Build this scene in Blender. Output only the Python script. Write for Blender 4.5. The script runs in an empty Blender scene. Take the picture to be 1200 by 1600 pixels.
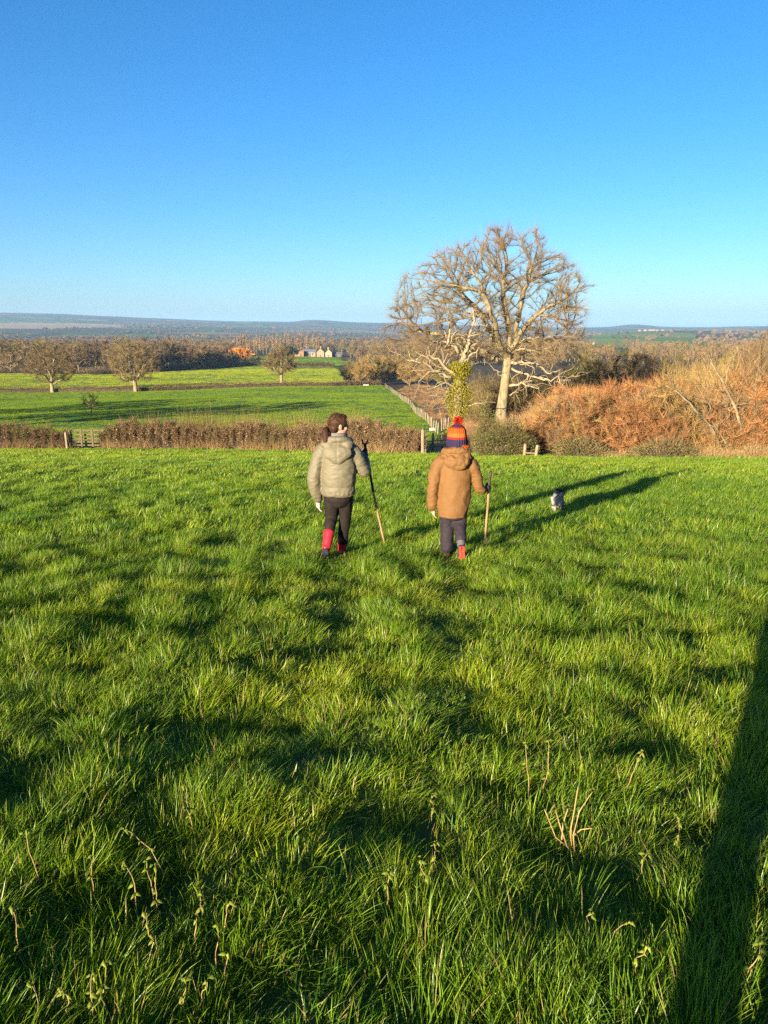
import bpy, bmesh, math, random
import numpy as np
from mathutils import Vector, Matrix, kdtree
from mathutils import noise as mnoise

R = math.radians
sc = bpy.context.scene
COL = sc.collection

# ------------------------------------------------------------------ camera
CAMZ, PITCH, FPX = 1.55, R(13.5), 1186.0          # FPX: focal length for a 1200 x 1600 picture
cd = bpy.data.cameras.new('camera')
cd.sensor_fit = 'VERTICAL'; cd.sensor_height = 24.0; cd.lens = FPX / 1600 * 24.0
cd.clip_start = 0.05; cd.clip_end = 60000
cam = bpy.data.objects.new('camera', cd); COL.objects.link(cam)
cam.location = (0, 0, CAMZ); cam.rotation_euler = (math.pi / 2 - PITCH, 0, 0)
sc.camera = cam

# ------------------------------------------------------------------ sky, sun, exposure
SUN_AZ, SUN_EL = 30.0, 10.6                        # the sun stands behind the camera, to the left
w = bpy.data.worlds.new('World'); sc.world = w; w.use_nodes = True
nt = w.node_tree; nt.nodes.clear()
sky = nt.nodes.new('ShaderNodeTexSky'); sky.sky_type = 'NISHITA'; sky.sun_disc = False
sky.sun_elevation = R(SUN_EL); sky.sun_rotation = R(180 + SUN_AZ)
sky.altitude = 100; sky.air_density = 0.8; sky.dust_density = 1.1; sky.ozone_density = 3.6
hsv = nt.nodes.new('ShaderNodeHueSaturation'); hsv.inputs['Saturation'].default_value = 1.2
bg = nt.nodes.new('ShaderNodeBackground'); bg.inputs[1].default_value = 0.053
wo = nt.nodes.new('ShaderNodeOutputWorld')
nt.links.new(sky.outputs[0], hsv.inputs['Color']); nt.links.new(hsv.outputs[0], bg.inputs[0]); nt.links.new(bg.outputs[0], wo.inputs[0])
ld = bpy.data.lights.new('sun', 'SUN'); ld.energy = 5.0; ld.angle = R(0.53); ld.color = (1.0, 0.83, 0.58)
sun = bpy.data.objects.new('sun', ld); COL.objects.link(sun)
to_sun = Vector((-math.sin(R(SUN_AZ)) * math.cos(R(SUN_EL)), -math.cos(R(SUN_AZ)) * math.cos(R(SUN_EL)), math.sin(R(SUN_EL))))
sun.rotation_euler = to_sun.to_track_quat('Z', 'Y').to_euler(); sun.location = (-20, -40, 30)
sc.view_settings.view_transform = 'Standard'; sc.view_settings.look = 'None'
sc.view_settings.exposure = 2.2; sc.view_settings.gamma = 1.0; sc.view_settings.use_curve_mapping = False
sc.render.engine = 'CYCLES'
sc.cycles.max_bounces = 6; sc.cycles.diffuse_bounces = 2; sc.cycles.glossy_bounces = 2
sc.cycles.transmission_bounces = 3; sc.cycles.transparent_max_bounces = 6; sc.cycles.volume_bounces = 0
sc.cycles.caustics_reflective = False; sc.cycles.caustics_refractive = False
sc.cycles.use_denoising = False; sc.cycles.denoiser = 'OPENIMAGEDENOISE'; sc.cycles.denoising_input_passes = 'RGB_ALBEDO_NORMAL'; sc.cycles.denoising_prefilter = 'ACCURATE'
sc.cycles.use_adaptive_sampling = True; sc.cycles.adaptive_threshold = 0.01
sc.cycles.sample_clamp_indirect = 4.0

# ------------------------------------------------------------------ numpy helpers
def _h(ix, iy, seed):
    n = (ix.astype(np.int64) * 374761393 + iy.astype(np.int64) * 668265263 + seed * 1274126177) & 0x7fffffff
    n = ((n ^ (n >> 13)) * 1274126177) & 0x7fffffff
    n = (n ^ (n >> 16)) & 0x7fffffff
    return n / float(0x7fffffff)
def perlin(x, y, seed=0):
    x = np.asarray(x, float); y = np.asarray(y, float)
    ix = np.floor(x); iy = np.floor(y); fx = x - ix; fy = y - iy
    u = fx * fx * fx * (fx * (fx * 6 - 15) + 10); v = fy * fy * fy * (fy * (fy * 6 - 15) + 10)
    def g(dx, dy):
        a = _h(ix + dx, iy + dy, seed) * 2 * np.pi
        return np.cos(a) * (fx - dx) + np.sin(a) * (fy - dy)
    a, b, c, d = g(0, 0), g(1, 0), g(0, 1), g(1, 1)
    return ((a + u * (b - a)) * (1 - v) + (c + u * (d - c)) * v) * 1.5
def fbm(x, y, scale, seed=0, octv=3, gain=0.5):
    x = np.asarray(x, float) / scale; y = np.asarray(y, float) / scale
    s = 0; a = 1.0
    for k in range(octv):
        s = s + a * perlin(x + 17.3 * k, y - 9.1 * k, seed + k); x = x * 2.03; y = y * 2.03; a *= gain
    return s
def sstep(a, b, x):
    t = np.clip((np.asarray(x, float) - a) / (b - a), 0, 1)
    return t * t * (3 - 2 * t)
def pchip(xs, ys):
    xs = np.array(xs, float); ys = np.array(ys, float)
    h = np.diff(xs); d = np.diff(ys) / h; m = np.zeros(len(xs)); m[0] = d[0]; m[-1] = d[-1]
    for i in range(1, len(xs) - 1):
        if d[i - 1] * d[i] > 0:
            w1 = 2 * h[i] + h[i - 1]; w2 = h[i] + 2 * h[i - 1]
            m[i] = (w1 + w2) / (w1 / d[i - 1] + w2 / d[i])
    def f(x):
        x = np.asarray(x, float); i = np.clip(np.searchsorted(xs, x) - 1, 0, len(xs) - 2)
        t = np.clip((x - xs[i]) / h[i], 0, 1)
        return ys[i] * (1 + 2 * t) * (1 - t) ** 2 + h[i] * m[i] * t * (1 - t) ** 2 + ys[i + 1] * t * t * (3 - 2 * t) + h[i] * m[i + 1] * t * t * (t - 1)
    return f

# ------------------------------------------------------------------ the lie of the land
_prof = pchip([-3000, -300, -60, -20, 0, 7.3, 20, 38, 60, 125, 230, 420, 750, 1500, 3000, 6000, 30000],
              [20, 12, 3.8, 1.5, 0, -0.70, -2.17, -4.55, -7.1, -11.95, -16.6, -20.6, -22.8, -25, -27, -27, -27])
def _a2(px): return (px - 600) * 0.972 / 1186
_hills = pchip([_a2(p) for p in (-3000, -400, 0, 100, 200, 300, 400, 450, 490, 540, 600, 700, 900, 950, 985, 1040, 1100, 1170, 1240, 1600, 4000)],
               [v * 0.5 for v in (230, 250, 255, 236, 205, 170, 138, 138, 178, 142, 120, 85, 38, 45, 84, 42, 34, 58, 60, 90, 150)])
def H0(x, y):
    """smooth ground height"""
    x = np.asarray(x, float); y = np.asarray(y, float)
    z = _prof(y)
    rr = np.hypot(x, y)
    ta = x / np.maximum(y, 0.2 * rr + 1e-6)
    far = (0.62 * sstep(4200, 7000, rr) + 0.38 * sstep(1900, 4600, rr) * sstep(0.1, -0.25, ta) + 0.38 * sstep(4200, 7000, rr) * (1 - sstep(0.1, -0.25, ta))) * (y > 0)
    z = z + far * (_hills(ta) + 27) + sstep(2200, 4500, rr) * fbm(x, y, 1100, 31, 3) * 7
    rgt = sstep(0.22, 0.34, ta) * sstep(1400, 3200, rr) * (1 - sstep(3600, 5000, rr)) * (y > 0)
    z = z + rgt * 22
    z = z + fbm(x, y, 70, 5, 2) * 0.9 * sstep(50, 140, rr) + fbm(x, y, 300, 8, 2) * 2.2 * sstep(300, 900, rr)
    return z
def H(x, y):
    """ground height with the hummocks of the near field"""
    x = np.asarray(x, float); y = np.asarray(y, float)
    rr = np.hypot(x, y); nf = 1 - sstep(60, 120, rr)
    b = fbm(x, y, 0.50, 1, 2) * 0.045 + fbm(x, y, 1.7, 2, 2) * 0.027 + fbm(x, y, 7.0, 3, 2) * 0.035
    return H0(x, y) + b * nf
CP, SP = math.cos(PITCH), math.sin(PITCH)
def ray(px, py):
    cx = (px - 600) / FPX; cy = (800 - py) / FPX
    return Vector((cx, CP + cy * SP, -SP + cy * CP))
def G(px, py):
    """where the ground is seen at a place of the photograph"""
    d = ray(px, py); lo, hi = 0.5, 0.5
    t = 0.5
    while t < 30000:
        if CAMZ + d.z * t < float(H0(d.x * t, d.y * t)): hi = t; break
        lo = t; t *= 1.03
    else: hi = 30000
    for _ in range(30):
        m = (lo + hi) / 2
        if CAMZ + d.z * m < float(H0(d.x * m, d.y * m)): hi = m
        else: lo = m
    return Vector((d.x * hi, d.y * hi, float(H0(d.x * hi, d.y * hi))))
def at(px, py, D):
    """the point at forward distance D seen at a place of the photograph"""
    d = ray(px, py); t = D / d.y
    return Vector((d.x * t, D, CAMZ + d.z * t))
def gx(px, D):
    """world x of a picture column on the ground at forward distance D"""
    z = float(H0(0, D)); depth = D * CP + (CAMZ - z) * SP
    return (px - 600) / FPX * depth
def inpoly(x, y, poly):
    x = np.asarray(x, float); y = np.asarray(y, float); r = np.zeros(x.shape, bool); n = len(poly)
    for i in range(n):
        x0, y0 = poly[i][0], poly[i][1]; x1, y1 = poly[(i + 1) % n][0], poly[(i + 1) % n][1]
        c = (y0 > y) != (y1 > y)
        if y1 != y0: r ^= c & (x < (x1 - x0) * (y - y0) / (y1 - y0) + x0)
    return r

# ------------------------------------------------------------------ object helpers
def tag(o, label=None, cat=None, group=None, kind=None):
    if label: o['label'] = label
    if cat: o['category'] = cat
    if group: o['group'] = group
    if kind: o['kind'] = kind
    return o
def empty(name, loc=(0, 0, 0), rz=0, label=None, cat=None, group=None):
    o = bpy.data.objects.new(name, None); COL.objects.link(o); o.location = loc; o.rotation_euler[2] = rz
    o.empty_display_size = 0.2
    return tag(o, label, cat, group)
def link(name, me, mat=None, parent=None, loc=None, rz=None):
    if mat is not None and len(me.materials) == 0: me.materials.append(mat)
    o = bpy.data.objects.new(name, me); COL.objects.link(o)
    if parent is not None: o.parent = parent
    if loc is not None: o.location = loc
    if rz is not None: o.rotation_euler[2] = rz
    return o
def copy_tree(o, parent=None):
    c = o.copy(); COL.objects.link(c)
    if parent is not None: c.parent = parent
    for ch in o.children: copy_tree(ch, c)
    return c
def np_mesh(name, verts, faces, smooth=False, attrs=None):
    """verts (n,3); faces: list of (m,k) index arrays"""
    me = bpy.data.meshes.new(name)
    verts = np.asarray(verts, np.float32)
    me.vertices.add(len(verts)); me.vertices.foreach_set('co', verts.ravel())
    faces = [np.asarray(f, np.int32) for f in faces if len(f)]
    tot = np.concatenate([np.full(len(f), f.shape[1], np.int32) for f in faces])
    idx = np.concatenate([f.ravel() for f in faces])
    me.loops.add(len(idx)); me.loops.foreach_set('vertex_index', idx)
    me.polygons.add(len(tot))
    me.polygons.foreach_set('loop_start', np.concatenate([[0], np.cumsum(tot)[:-1]]).astype(np.int32))
    me.polygons.foreach_set('loop_total', tot)
    if smooth: me.polygons.foreach_set('use_smooth', np.ones(len(tot), bool))
    for k, v in (attrs or {}).items():
        a = me.attributes.new(k, 'FLOAT', 'POINT'); a.data.foreach_set('value', np.asarray(v, np.float32))
    me.update(calc_edges=True); me.validate()
    return me
class MB:
    """collects simple shapes into one mesh"""
    def __init__(s): s.v = []; s.f = []
    def add(s, v, f):
        n = len(s.v); s.v += [tuple(p) for p in v]; s.f += [tuple(i + n for i in q) for q in f]
    def box(s, a, b):
        (x0, y0, z0), (x1, y1, z1) = a, b
        s.add([(x0, y0, z0), (x1, y0, z0), (x1, y1, z0), (x0, y1, z0), (x0, y0, z1), (x1, y0, z1), (x1, y1, z1), (x0, y1, z1)],
              [(0, 3, 2, 1), (4, 5, 6, 7), (0, 1, 5, 4), (1, 2, 6, 5), (2, 3, 7, 6), (3, 0, 4, 7)])
    def tube(s, pts, rad, n=6):
        pts = [Vector(p) for p in pts]
        if not hasattr(rad, '__len__'): rad = [rad] * len(pts)
        rings = []
        for i, p in enumerate(pts):
            t = (pts[min(i + 1, len(pts) - 1)] - pts[max(i - 1, 0)]).normalized()
            a = t.cross(Vector((0.13, 0.37, 0.92))).normalized()
            if a.length < 0.1: a = Vector((1, 0, 0))
            b = t.cross(a)
            rings.append([p + (a * math.cos(2 * math.pi * k / n) + b * math.sin(2 * math.pi * k / n)) * rad[i] for k in range(n)])
        v = [q for r in rings for q in r]; f = []
        for i in range(len(pts) - 1):
            for k in range(n): f.append((i * n + k, i * n + (k + 1) % n, (i + 1) * n + (k + 1) % n, (i + 1) * n + k))
        f.append(tuple(range(n - 1, -1, -1))); f.append(tuple((len(pts) - 1) * n + k for k in range(n)))
        s.add(v, f)
    def prism(s, poly, z0, z1):
        n = len(poly)
        s.add([(p[0], p[1], z0) for p in poly] + [(p[0], p[1], z1) for p in poly],
              [tuple(range(n - 1, -1, -1)), tuple(range(n, 2 * n))] + [(k, (k + 1) % n, n + (k + 1) % n, n + k) for k in range(n)])
    def mesh(s, name, smooth=False):
        me = bpy.data.meshes.new(name); me.from_pydata(s.v, [], s.f)
        if smooth: me.polygons.foreach_set('use_smooth', np.ones(len(me.polygons), bool))
        me.update(); return me
    def build(s, name, mat, parent=None, smooth=False): return link(name, s.mesh(name, smooth), mat, parent)

# ------------------------------------------------------------------ materials
class NT:
    def __init__(s, name):
        s.m = bpy.data.materials.new(name); s.m.use_nodes = True; s.t = s.m.node_tree; s.t.nodes.clear()
        s.out = s.t.nodes.new('ShaderNodeOutputMaterial')
    def n(s, typ, **kw):
        nd = s.t.nodes.new('ShaderNode' + typ)
        for k, v in kw.items():
            if hasattr(nd, k) and not k[0].isupper(): setattr(nd, k, v)
            else: nd.inputs[k.replace('_', ' ')].default_value = v
        return nd
    def l(s, a, b): s.t.links.new(a, b)
    def coord(s, kind='Object'): return s.n('TexCoord').outputs[kind]
    def pos(s): return s.n('NewGeometry').outputs['Position']
    def noise(s, vec, scale, detail=3, rough=0.55):
        nd = s.n('TexNoise'); nd.inputs['Scale'].default_value = scale; nd.inputs['Detail'].default_value = detail; nd.inputs['Roughness'].default_value = rough
        s.l(vec, nd.inputs['Vector']); return nd.outputs['Fac']
    def ramp(s, fac, stops, interp='LINEAR'):
        r = s.n('ValToRGB'); r.color_ramp.interpolation = interp
        e = r.color_ramp.elements
        while len(e) < len(stops): e.new(0.5)
        for q, (p, c) in zip(e, stops): q.position = p; q.color = (*c, 1)
        s.l(fac, r.inputs[0]); return r.outputs[0]
    def mix(s, fac, a, b, mode='MIX'):
        m = s.n('MixRGB'); m.blend_type = mode
        for i, x in enumerate((fac, a, b)):
            if isinstance(x, (int, float)): m.inputs[i].default_value = x
            elif isinstance(x, tuple): m.inputs[i].default_value = (*x, 1)
            else: s.l(x, m.inputs[i])
        return m.outputs[0]
    def math(s, op, a, b=0.0):
        m = s.n('Math'); m.operation = op
        for i, x in enumerate((a, b)):
            if isinstance(x, (int, float)): m.inputs[i].default_value = x
            else: s.l(x, m.inputs[i])
        return m.outputs[0]
    def mapping(s, vec, scale=(1, 1, 1), loc=(0, 0, 0), rot=(0, 0, 0)):
        m = s.n('Mapping'); m.inputs['Scale'].default_value = scale; m.inputs['Location'].default_value = loc; m.inputs['Rotation'].default_value = rot
        s.l(vec, m.inputs['Vector']); return m.outputs[0]
    def attr(s, name, typ='GEOMETRY'):
        a = s.n('Attribute'); a.attribute_name = name; a.attribute_type = typ; return a
    def bump(s, h, strength=0.3, dist=0.02):
        b = s.n('Bump'); b.inputs['Strength'].default_value = strength; b.inputs['Distance'].default_value = dist
        s.l(h, b.inputs['Height']); return b.outputs[0]
    def pbr(s, col, rough=0.8, spec=0.3, normal=None, trans=None, tcol=None):
        p = s.n('BsdfPrincipled'); p.inputs['Roughness'].default_value = rough; p.inputs['Specular IOR Level'].default_value = spec
        if isinstance(col, tuple): p.inputs['Base Color'].default_value = (*col, 1)
        else: s.l(col, p.inputs['Base Color'])
        if normal is not None: s.l(normal, p.inputs['Normal'])
        o = p.outputs[0]
        if trans:
            t = s.n('BsdfTranslucent'); c = tcol if tcol is not None else col
            if isinstance(c, tuple): t.inputs[0].default_value = (*c, 1)
            else: s.l(c, t.inputs[0])
            m = s.n('MixShader'); m.inputs[0].default_value = trans
            s.l(o, m.inputs[1]); s.l(t.outputs[0], m.inputs[2]); o = m.outputs[0]
        s.l(o, s.out.inputs[0]); return s.m
def mottled(name, c1, c2, scale=8, rough=0.85, bump=0.3, dist=0.01, spec=0.25, detail=4, stretch=(1, 1, 1)):
    k = NT(name); v = k.mapping(k.coord(), stretch); f = k.noise(v, scale, detail)
    return k.pbr(k.ramp(f, [(0.3, c1), (0.7, c2)]), rough, spec, k.bump(f, bump, dist) if bump else None)

# ------------------------------------------------------------------ scattering with geometry nodes
def instancer(name, protos, P, ROT, S, IDX, TINT=None, label=None, cat=None, kind='stuff', parent=None, group=None):
    """one object of uncountable pieces: protos are meshes, P their places"""
    c = bpy.data.collections.new(name + '_pieces')
    for i, me in enumerate(protos):
        c.objects.link(bpy.data.objects.new('%s_%02d' % (name, i), me))
    me = bpy.data.meshes.new(name); P = np.asarray(P, np.float32)
    me.vertices.add(len(P)); me.vertices.foreach_set('co', P.ravel())
    a = me.attributes.new('rot', 'FLOAT_VECTOR', 'POINT'); a.data.foreach_set('vector', np.asarray(ROT, np.float32).ravel())
    S = np.asarray(S, np.float32)
    if S.ndim == 1: S = np.repeat(S[:, None], 3, 1)
    a = me.attributes.new('scl', 'FLOAT_VECTOR', 'POINT'); a.data.foreach_set('vector', S.ravel())
    a = me.attributes.new('idx', 'INT', 'POINT'); a.data.foreach_set('value', np.asarray(IDX, np.int32))
    if TINT is not None:
        a = me.attributes.new('tint', 'FLOAT', 'POINT'); a.data.foreach_set('value', np.asarray(TINT, np.float32))
    o = link(name, me, None, parent)
    g = bpy.data.node_groups.new(name + '_scatter', 'GeometryNodeTree')
    g.interface.new_socket('Geometry', in_out='INPUT', socket_type='NodeSocketGeometry')
    g.interface.new_socket('Geometry', in_out='OUTPUT', socket_type='NodeSocketGeometry')
    N = g.nodes; L = g.links
    gi = N.new('NodeGroupInput'); go = N.new('NodeGroupOutput')
    ci = N.new('GeometryNodeCollectionInfo'); ci.inputs['Collection'].default_value = c
    ci.inputs['Separate Children'].default_value = True; ci.inputs['Reset Children'].default_value = True
    iop = N.new('GeometryNodeInstanceOnPoints'); iop.inputs['Pick Instance'].default_value = True
    def na(nm, ty):
        q = N.new('GeometryNodeInputNamedAttribute'); q.data_type = ty; q.inputs['Name'].default_value = nm; return q.outputs[0]
    e2r = N.new('FunctionNodeEulerToRotation')
    L.new(gi.outputs[0], iop.inputs['Points']); L.new(ci.outputs[0], iop.inputs['Instance'])
    L.new(na('idx', 'INT'), iop.inputs['Instance Index']); L.new(na('rot', 'FLOAT_VECTOR'), e2r.inputs[0])
    L.new(e2r.outputs[0], iop.inputs['Rotation']); L.new(na('scl', 'FLOAT_VECTOR'), iop.inputs['Scale'])
    L.new(iop.outputs[0], go.inputs[0])
    md = o.modifiers.new('scatter', 'NODES'); md.node_group = g
    return tag(o, label, cat, group, kind)
# ================================================================== the setting: ground
GIRL = Vector((-0.455, 7.42, 0)); BOY = Vector((0.70, 7.36, 0))
NEAR_EDGE = [(-60, 50), (-23, 45.2), (-8, 43.5), (1.9, 37.2), (6.0, 35.0), (9.0, 33.0), (18, 31.6), (40, 29)]   # hedge line at the foot of the field
def near_edge_y(x): return np.interp(x, [p[0] for p in NEAR_EDGE], [p[1] for p in NEAR_EDGE])
def gp(pts): return [tuple(G(*p))[:2] for p in pts]
FENCE_LINE = gp([(684, 678), (668, 660), (645, 640), (625, 622), (612, 612), (602, 605)])
MID_HEDGE = [(-260, 214)] + gp([(-60, 613.5), (0, 613), (82, 612.5), (212, 611.5), (330, 607.5), (440, 604), (520, 603), (596, 602)])
FAR_HEDGE = gp([(398, 572), (440, 572), (480, 573), (522, 574)])
Z_FIELD2 = [(-260, 60), (-60, 50), (2, 38)] + list(FENCE_LINE) + list(reversed(MID_HEDGE))
Z_FIELD3 = list(MID_HEDGE) + gp([(540, 600), (532, 580), (524, 576), (398, 573.5), (380, 573), (300, 578), (200, 583), (150, 585.5), (0, 584), (-80, 584), (-500, 584)])
Z_FIELD4 = gp([(372, 573.5), (398, 573.5), (524, 576), (545, 566), (528, 559), (480, 557), (420, 556), (384, 556)])
Z_BANK = gp([(622, 610), (660, 640), (700, 672), (745, 680), (745, 615), (650, 600)])
Z_STUBBLE = gp([(-60, 513.5), (60, 514), (190, 512), (186, 507), (110, 505), (-60, 505)])
Z_HILLSIDE = gp([(925, 540), (1090, 538), (1085, 521), (930, 521)])
Z_TRACK = gp([(602, 604), (612, 612), (626, 622), (645, 639), (668, 659), (690, 680), (704, 680), (700, 672), (660, 640), (622, 610)])

def terrain():
    a = np.concatenate([np.arange(-180, -40, 3.0), np.arange(-40, -33, 0.5), np.arange(-33, 33, 0.2), np.arange(33, 40, 0.5), np.arange(40, 180, 3.0)])
    a = np.radians(a); na_ = len(a)
    r = np.concatenate([[0.4], 0.4 * np.exp(np.linspace(0.02, math.log(14000 / 0.4), 640))]); nr = len(r)
    rr, aa = np.meshgrid(r, a, indexing='ij')
    x = rr * np.sin(aa); y = rr * np.cos(aa); z = H(x, y)
    V = np.stack([x, y, z], -1).reshape(-1, 3)
    V = np.concatenate([V, [[0, 0, float(H(0, 0))]]])
    i, j = np.meshgrid(np.arange(nr - 1), np.arange(na_), indexing='ij'); j2 = (j + 1) % na_
    Q = np.stack([i * na_ + j, i * na_ + j2, (i + 1) * na_ + j2, (i + 1) * na_ + j], -1).reshape(-1, 4)[:, ::-1]
    jj = np.arange(na_); T = np.stack([np.full(na_, nr * na_), (jj + 1) % na_, jj], -1)[:, ::-1]
    me = np_mesh('ground', V, [Q, T], smooth=True)
    c = V[Q].mean(1); cx, cy = c[:, 0], c[:, 1]; cr = np.hypot(cx, cy)
    mi = np.full(len(Q), 4, np.int32)                                     # 4 woodland floor
    mi[cr > 900] = 5                                                      # 5 distant patchwork
    mi[(cy < 60) & (cr < 70)] = 3; mi[inpoly(cx, cy, Z_STUBBLE)] = 6; mi[inpoly(cx, cy, Z_HILLSIDE)] = 7
    mi[(cy < near_edge_y(cx))] = 0
    mi[inpoly(cx, cy, Z_FIELD2)] = 1; mi[inpoly(cx, cy, Z_FIELD3)] = 2; mi[inpoly(cx, cy, Z_FIELD4)] = 1
    mi[inpoly(cx, cy, Z_BANK)] = 3; mi[inpoly(cx, cy, Z_TRACK)] = 1
    me.polygons.foreach_set('material_index', np.concatenate([mi, np.zeros(len(T), np.int32)]))
    k = NT('near_field_soil'); f = k.noise(k.pos(), 6, 4)
    me.materials.append(k.pbr(k.ramp(f, [(0.3, (0.025, 0.05, 0.008)), (0.7, (0.05, 0.08, 0.012))]), 0.95, 0.1))
    def field(name, c1, c2, c3):
        k = NT(name); f = k.noise(k.pos(), 0.06, 5, 0.6); g = k.noise(k.pos(), 1.2, 4, 0.7)
        col = k.mix(0.6, k.ramp(f, [(0.35, c1), (0.65, c2)]), k.ramp(g, [(0.3, c1), (0.7, c3)]))
        return k.pbr(col, 0.9, 0.15, k.bump(g, 0.6, 0.25))
    me.materials.append(field('pasture', (0.05, 0.12, 0.012), (0.085, 0.165, 0.016), (0.10, 0.17, 0.02)))
    me.materials.append(field('bright_pasture', (0.11, 0.17, 0.012), (0.15, 0.21, 0.015), (0.15, 0.20, 0.02)))
    me.materials.append(field('rough_bank', (0.16, 0.095, 0.05), (0.23, 0.14, 0.07), (0.20, 0.14, 0.06)))
    me.materials.append(field('woodland_floor', (0.05, 0.035, 0.018), (0.08, 0.055, 0.025), (0.07, 0.06, 0.02)))
    k = NT('distant_farmland'); v = k.mapping(k.pos(), (0.0030, 0.0042, 0.0), rot=(0, 0, 0.5))
    vo = k.n('TexVoronoi'); vo.inputs['Scale'].default_value = 1.0; vo.feature = 'F1'; k.l(v, vo.inputs['Vector'])
    sep = k.n('SeparateColor'); k.l(vo.outputs['Color'], sep.inputs[0])
    col = k.ramp(sep.outputs[0], [(0.0, (0.06, 0.10, 0.02)), (0.3, (0.10, 0.15, 0.025)), (0.52, (0.20, 0.15, 0.08)), (0.66, (0.07, 0.12, 0.02)), (0.82, (0.13, 0.10, 0.05))], 'CONSTANT')
    ve = k.n('TexVoronoi'); ve.feature = 'DISTANCE_TO_EDGE'; ve.inputs['Scale'].default_value = 1.0; k.l(v, ve.inputs['Vector'])
    edge = k.ramp(ve.outputs['Distance'], [(0.02, (0, 0, 0)), (0.06, (1, 1, 1))])
    col = k.mix(edge, (0.045, 0.04, 0.02), col)
    wood = k.ramp(k.noise(k.pos(), 0.0021, 4, 0.6), [(0.50, (0, 0, 0)), (0.54, (1, 1, 1))])
    col = k.mix(wood, col, (0.07, 0.055, 0.03))
    me.materials.append(k.pbr(col, 0.95, 0.05))
    me.materials.append(field('stubble', (0.26, 0.19, 0.10), (0.32, 0.24, 0.13), (0.30, 0.22, 0.12)))
    k = NT('hillside_fields'); vo = k.n('TexVoronoi'); vo.inputs['Scale'].default_value = 1.0; k.l(k.mapping(k.pos(), (0.006, 0.0035, 0)), vo.inputs['Vector']); sp = k.n('SeparateColor'); k.l(vo.outputs['Color'], sp.inputs[0])
    me.materials.append(k.pbr(k.ramp(sp.outputs[0], [(0.0, (0.09, 0.15, 0.02)), (0.35, (0.14, 0.20, 0.03)), (0.7, (0.17, 0.17, 0.06))], 'CONSTANT'), 0.95, 0.05))
    return tag(link('ground', me), 'green hillside pasture falling away to a wide farmed valley', 'ground', kind='structure')
terrain()

# ------------------------------------------------------------------ grass
def tuft(seed, n, spread, hmin, hmax, width, lean, seg=3, straw=0.04):
    g = np.random.default_rng(seed)
    ang = g.uniform(0, 2 * np.pi, n); rad = spread * np.sqrt(g.uniform(0, 1, n))
    bx, by = rad * np.cos(ang), rad * np.sin(ang)
    L = g.uniform(hmin, hmax, n) * (1 - 0.35 * rad / spread)
    da = ang + g.normal(0, 0.9, n); out = g.uniform(0.05, 0.75, n)
    dx = np.cos(da) * out * 0.55 + lean[0] * g.uniform(0.6, 1.4, n); dy = np.sin(da) * out * 0.55 + lean[1] * g.uniform(0.6, 1.4, n)
    wa = g.uniform(0, np.pi, n); wx, wy = np.cos(wa), np.sin(wa)
    W = width * g.uniform(0.6, 1.25, n)
    rnd = g.uniform(0, 1, n); st = (g.uniform(0, 1, n) < straw).astype(float)
    ts = np.linspace(0, 1, seg + 1)
    V = []; B = []; Tt = []; ST = []
    bend = g.uniform(0.5, 1.3, n)
    for t in ts:
        k = t + bend * t * t * 0.9
        px = bx + dx * L * k; py = by + dy * L * k
        hor = np.hypot(dx, dy) * k
        pz = L * t * np.sqrt(np.clip(1 - (hor * 0.55) ** 2, 0.12, 1)) - 0.02
        ww = W * (1 - t ** 2.2) * 0.5
        for s in ((-1, 1) if t < 1 else (0,)):
            V.append(np.stack([px + s * wx * ww, py + s * wy * ww, pz], -1)); B.append(rnd); Tt.append(np.full(n, t)); ST.append(st)
    V = np.stack(V, 1); m = V.shape[1]
    base = np.arange(n)[:, None] * m
    F4 = np.concatenate([base + np.array([2 * s, 2 * s + 1, 2 * s + 3, 2 * s + 2]) for s in range(seg - 1)]) if seg > 1 else []
    F3 = base + np.array([2 * (seg - 1), 2 * (seg - 1) + 1, 2 * seg])
    return np_mesh('tuft', V.reshape(-1, 3), [F4, F3], False, {'rnd': np.stack(B, 1).ravel(), 'tip': np.stack(Tt, 1).ravel(), 'straw': np.stack(ST, 1).ravel()})
def grass_mat(name, dark, mid, light, straw=(0.30, 0.22, 0.08), spec=0.32):
    k = NT(name)
    rnd = k.attr('rnd').outputs['Fac']; tip = k.attr('tip').outputs['Fac']; st = k.attr('straw').outputs['Fac']; ti = k.attr('tint', 'INSTANCER').outputs['Fac']
    f = k.math('ADD', k.math('MULTIPLY', rnd, 0.45), k.math('MULTIPLY', ti, 0.55))
    col = k.ramp(f, [(0.12, dark), (0.5, mid), (0.9, light)])
    col = k.mix(k.math('MULTIPLY', k.math('SUBTRACT', 1.0, tip), 0.35), col, (0.20, 0.21, 0.06))   # pale sheaths
    col = k.mix(st, col, straw)
    return k.pbr(col, 0.40, spec, None, 0.38, k.mix(0.6, col, (0.20, 0.34, 0.008)))
GRASS = grass_mat('grass_blades', (0.042, 0.138, 0.005), (0.14, 0.252, 0.006), (0.315, 0.35, 0.010))
def trod(x, y):
    """how far the grass is trodden down along the children's tracks"""
    t = np.zeros_like(x)
    for k, p in enumerate((GIRL, BOY)):
        for s in (-0.07, 0.07):
            cx = p.x * (y / p.y) ** 0.8 + s + 0.10 * np.sin(y * 2.1 + k * 2 + s * 20)
            on = sstep(-0.45, 0.0, perlin(x * 1.6 + 5, y * 2.0 + k * 7, 77))
            t = np.maximum(t, np.exp(-((x - cx) / 0.12) ** 2) * on * (y > 2.4) * (y < p.y + 0.1))
        t = np.maximum(t, 0.6 * np.exp(-(((x - p.x) / 0.22) ** 2 + ((y - p.y + 0.12) / 0.30) ** 2) ** 2))
    return t
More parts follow.
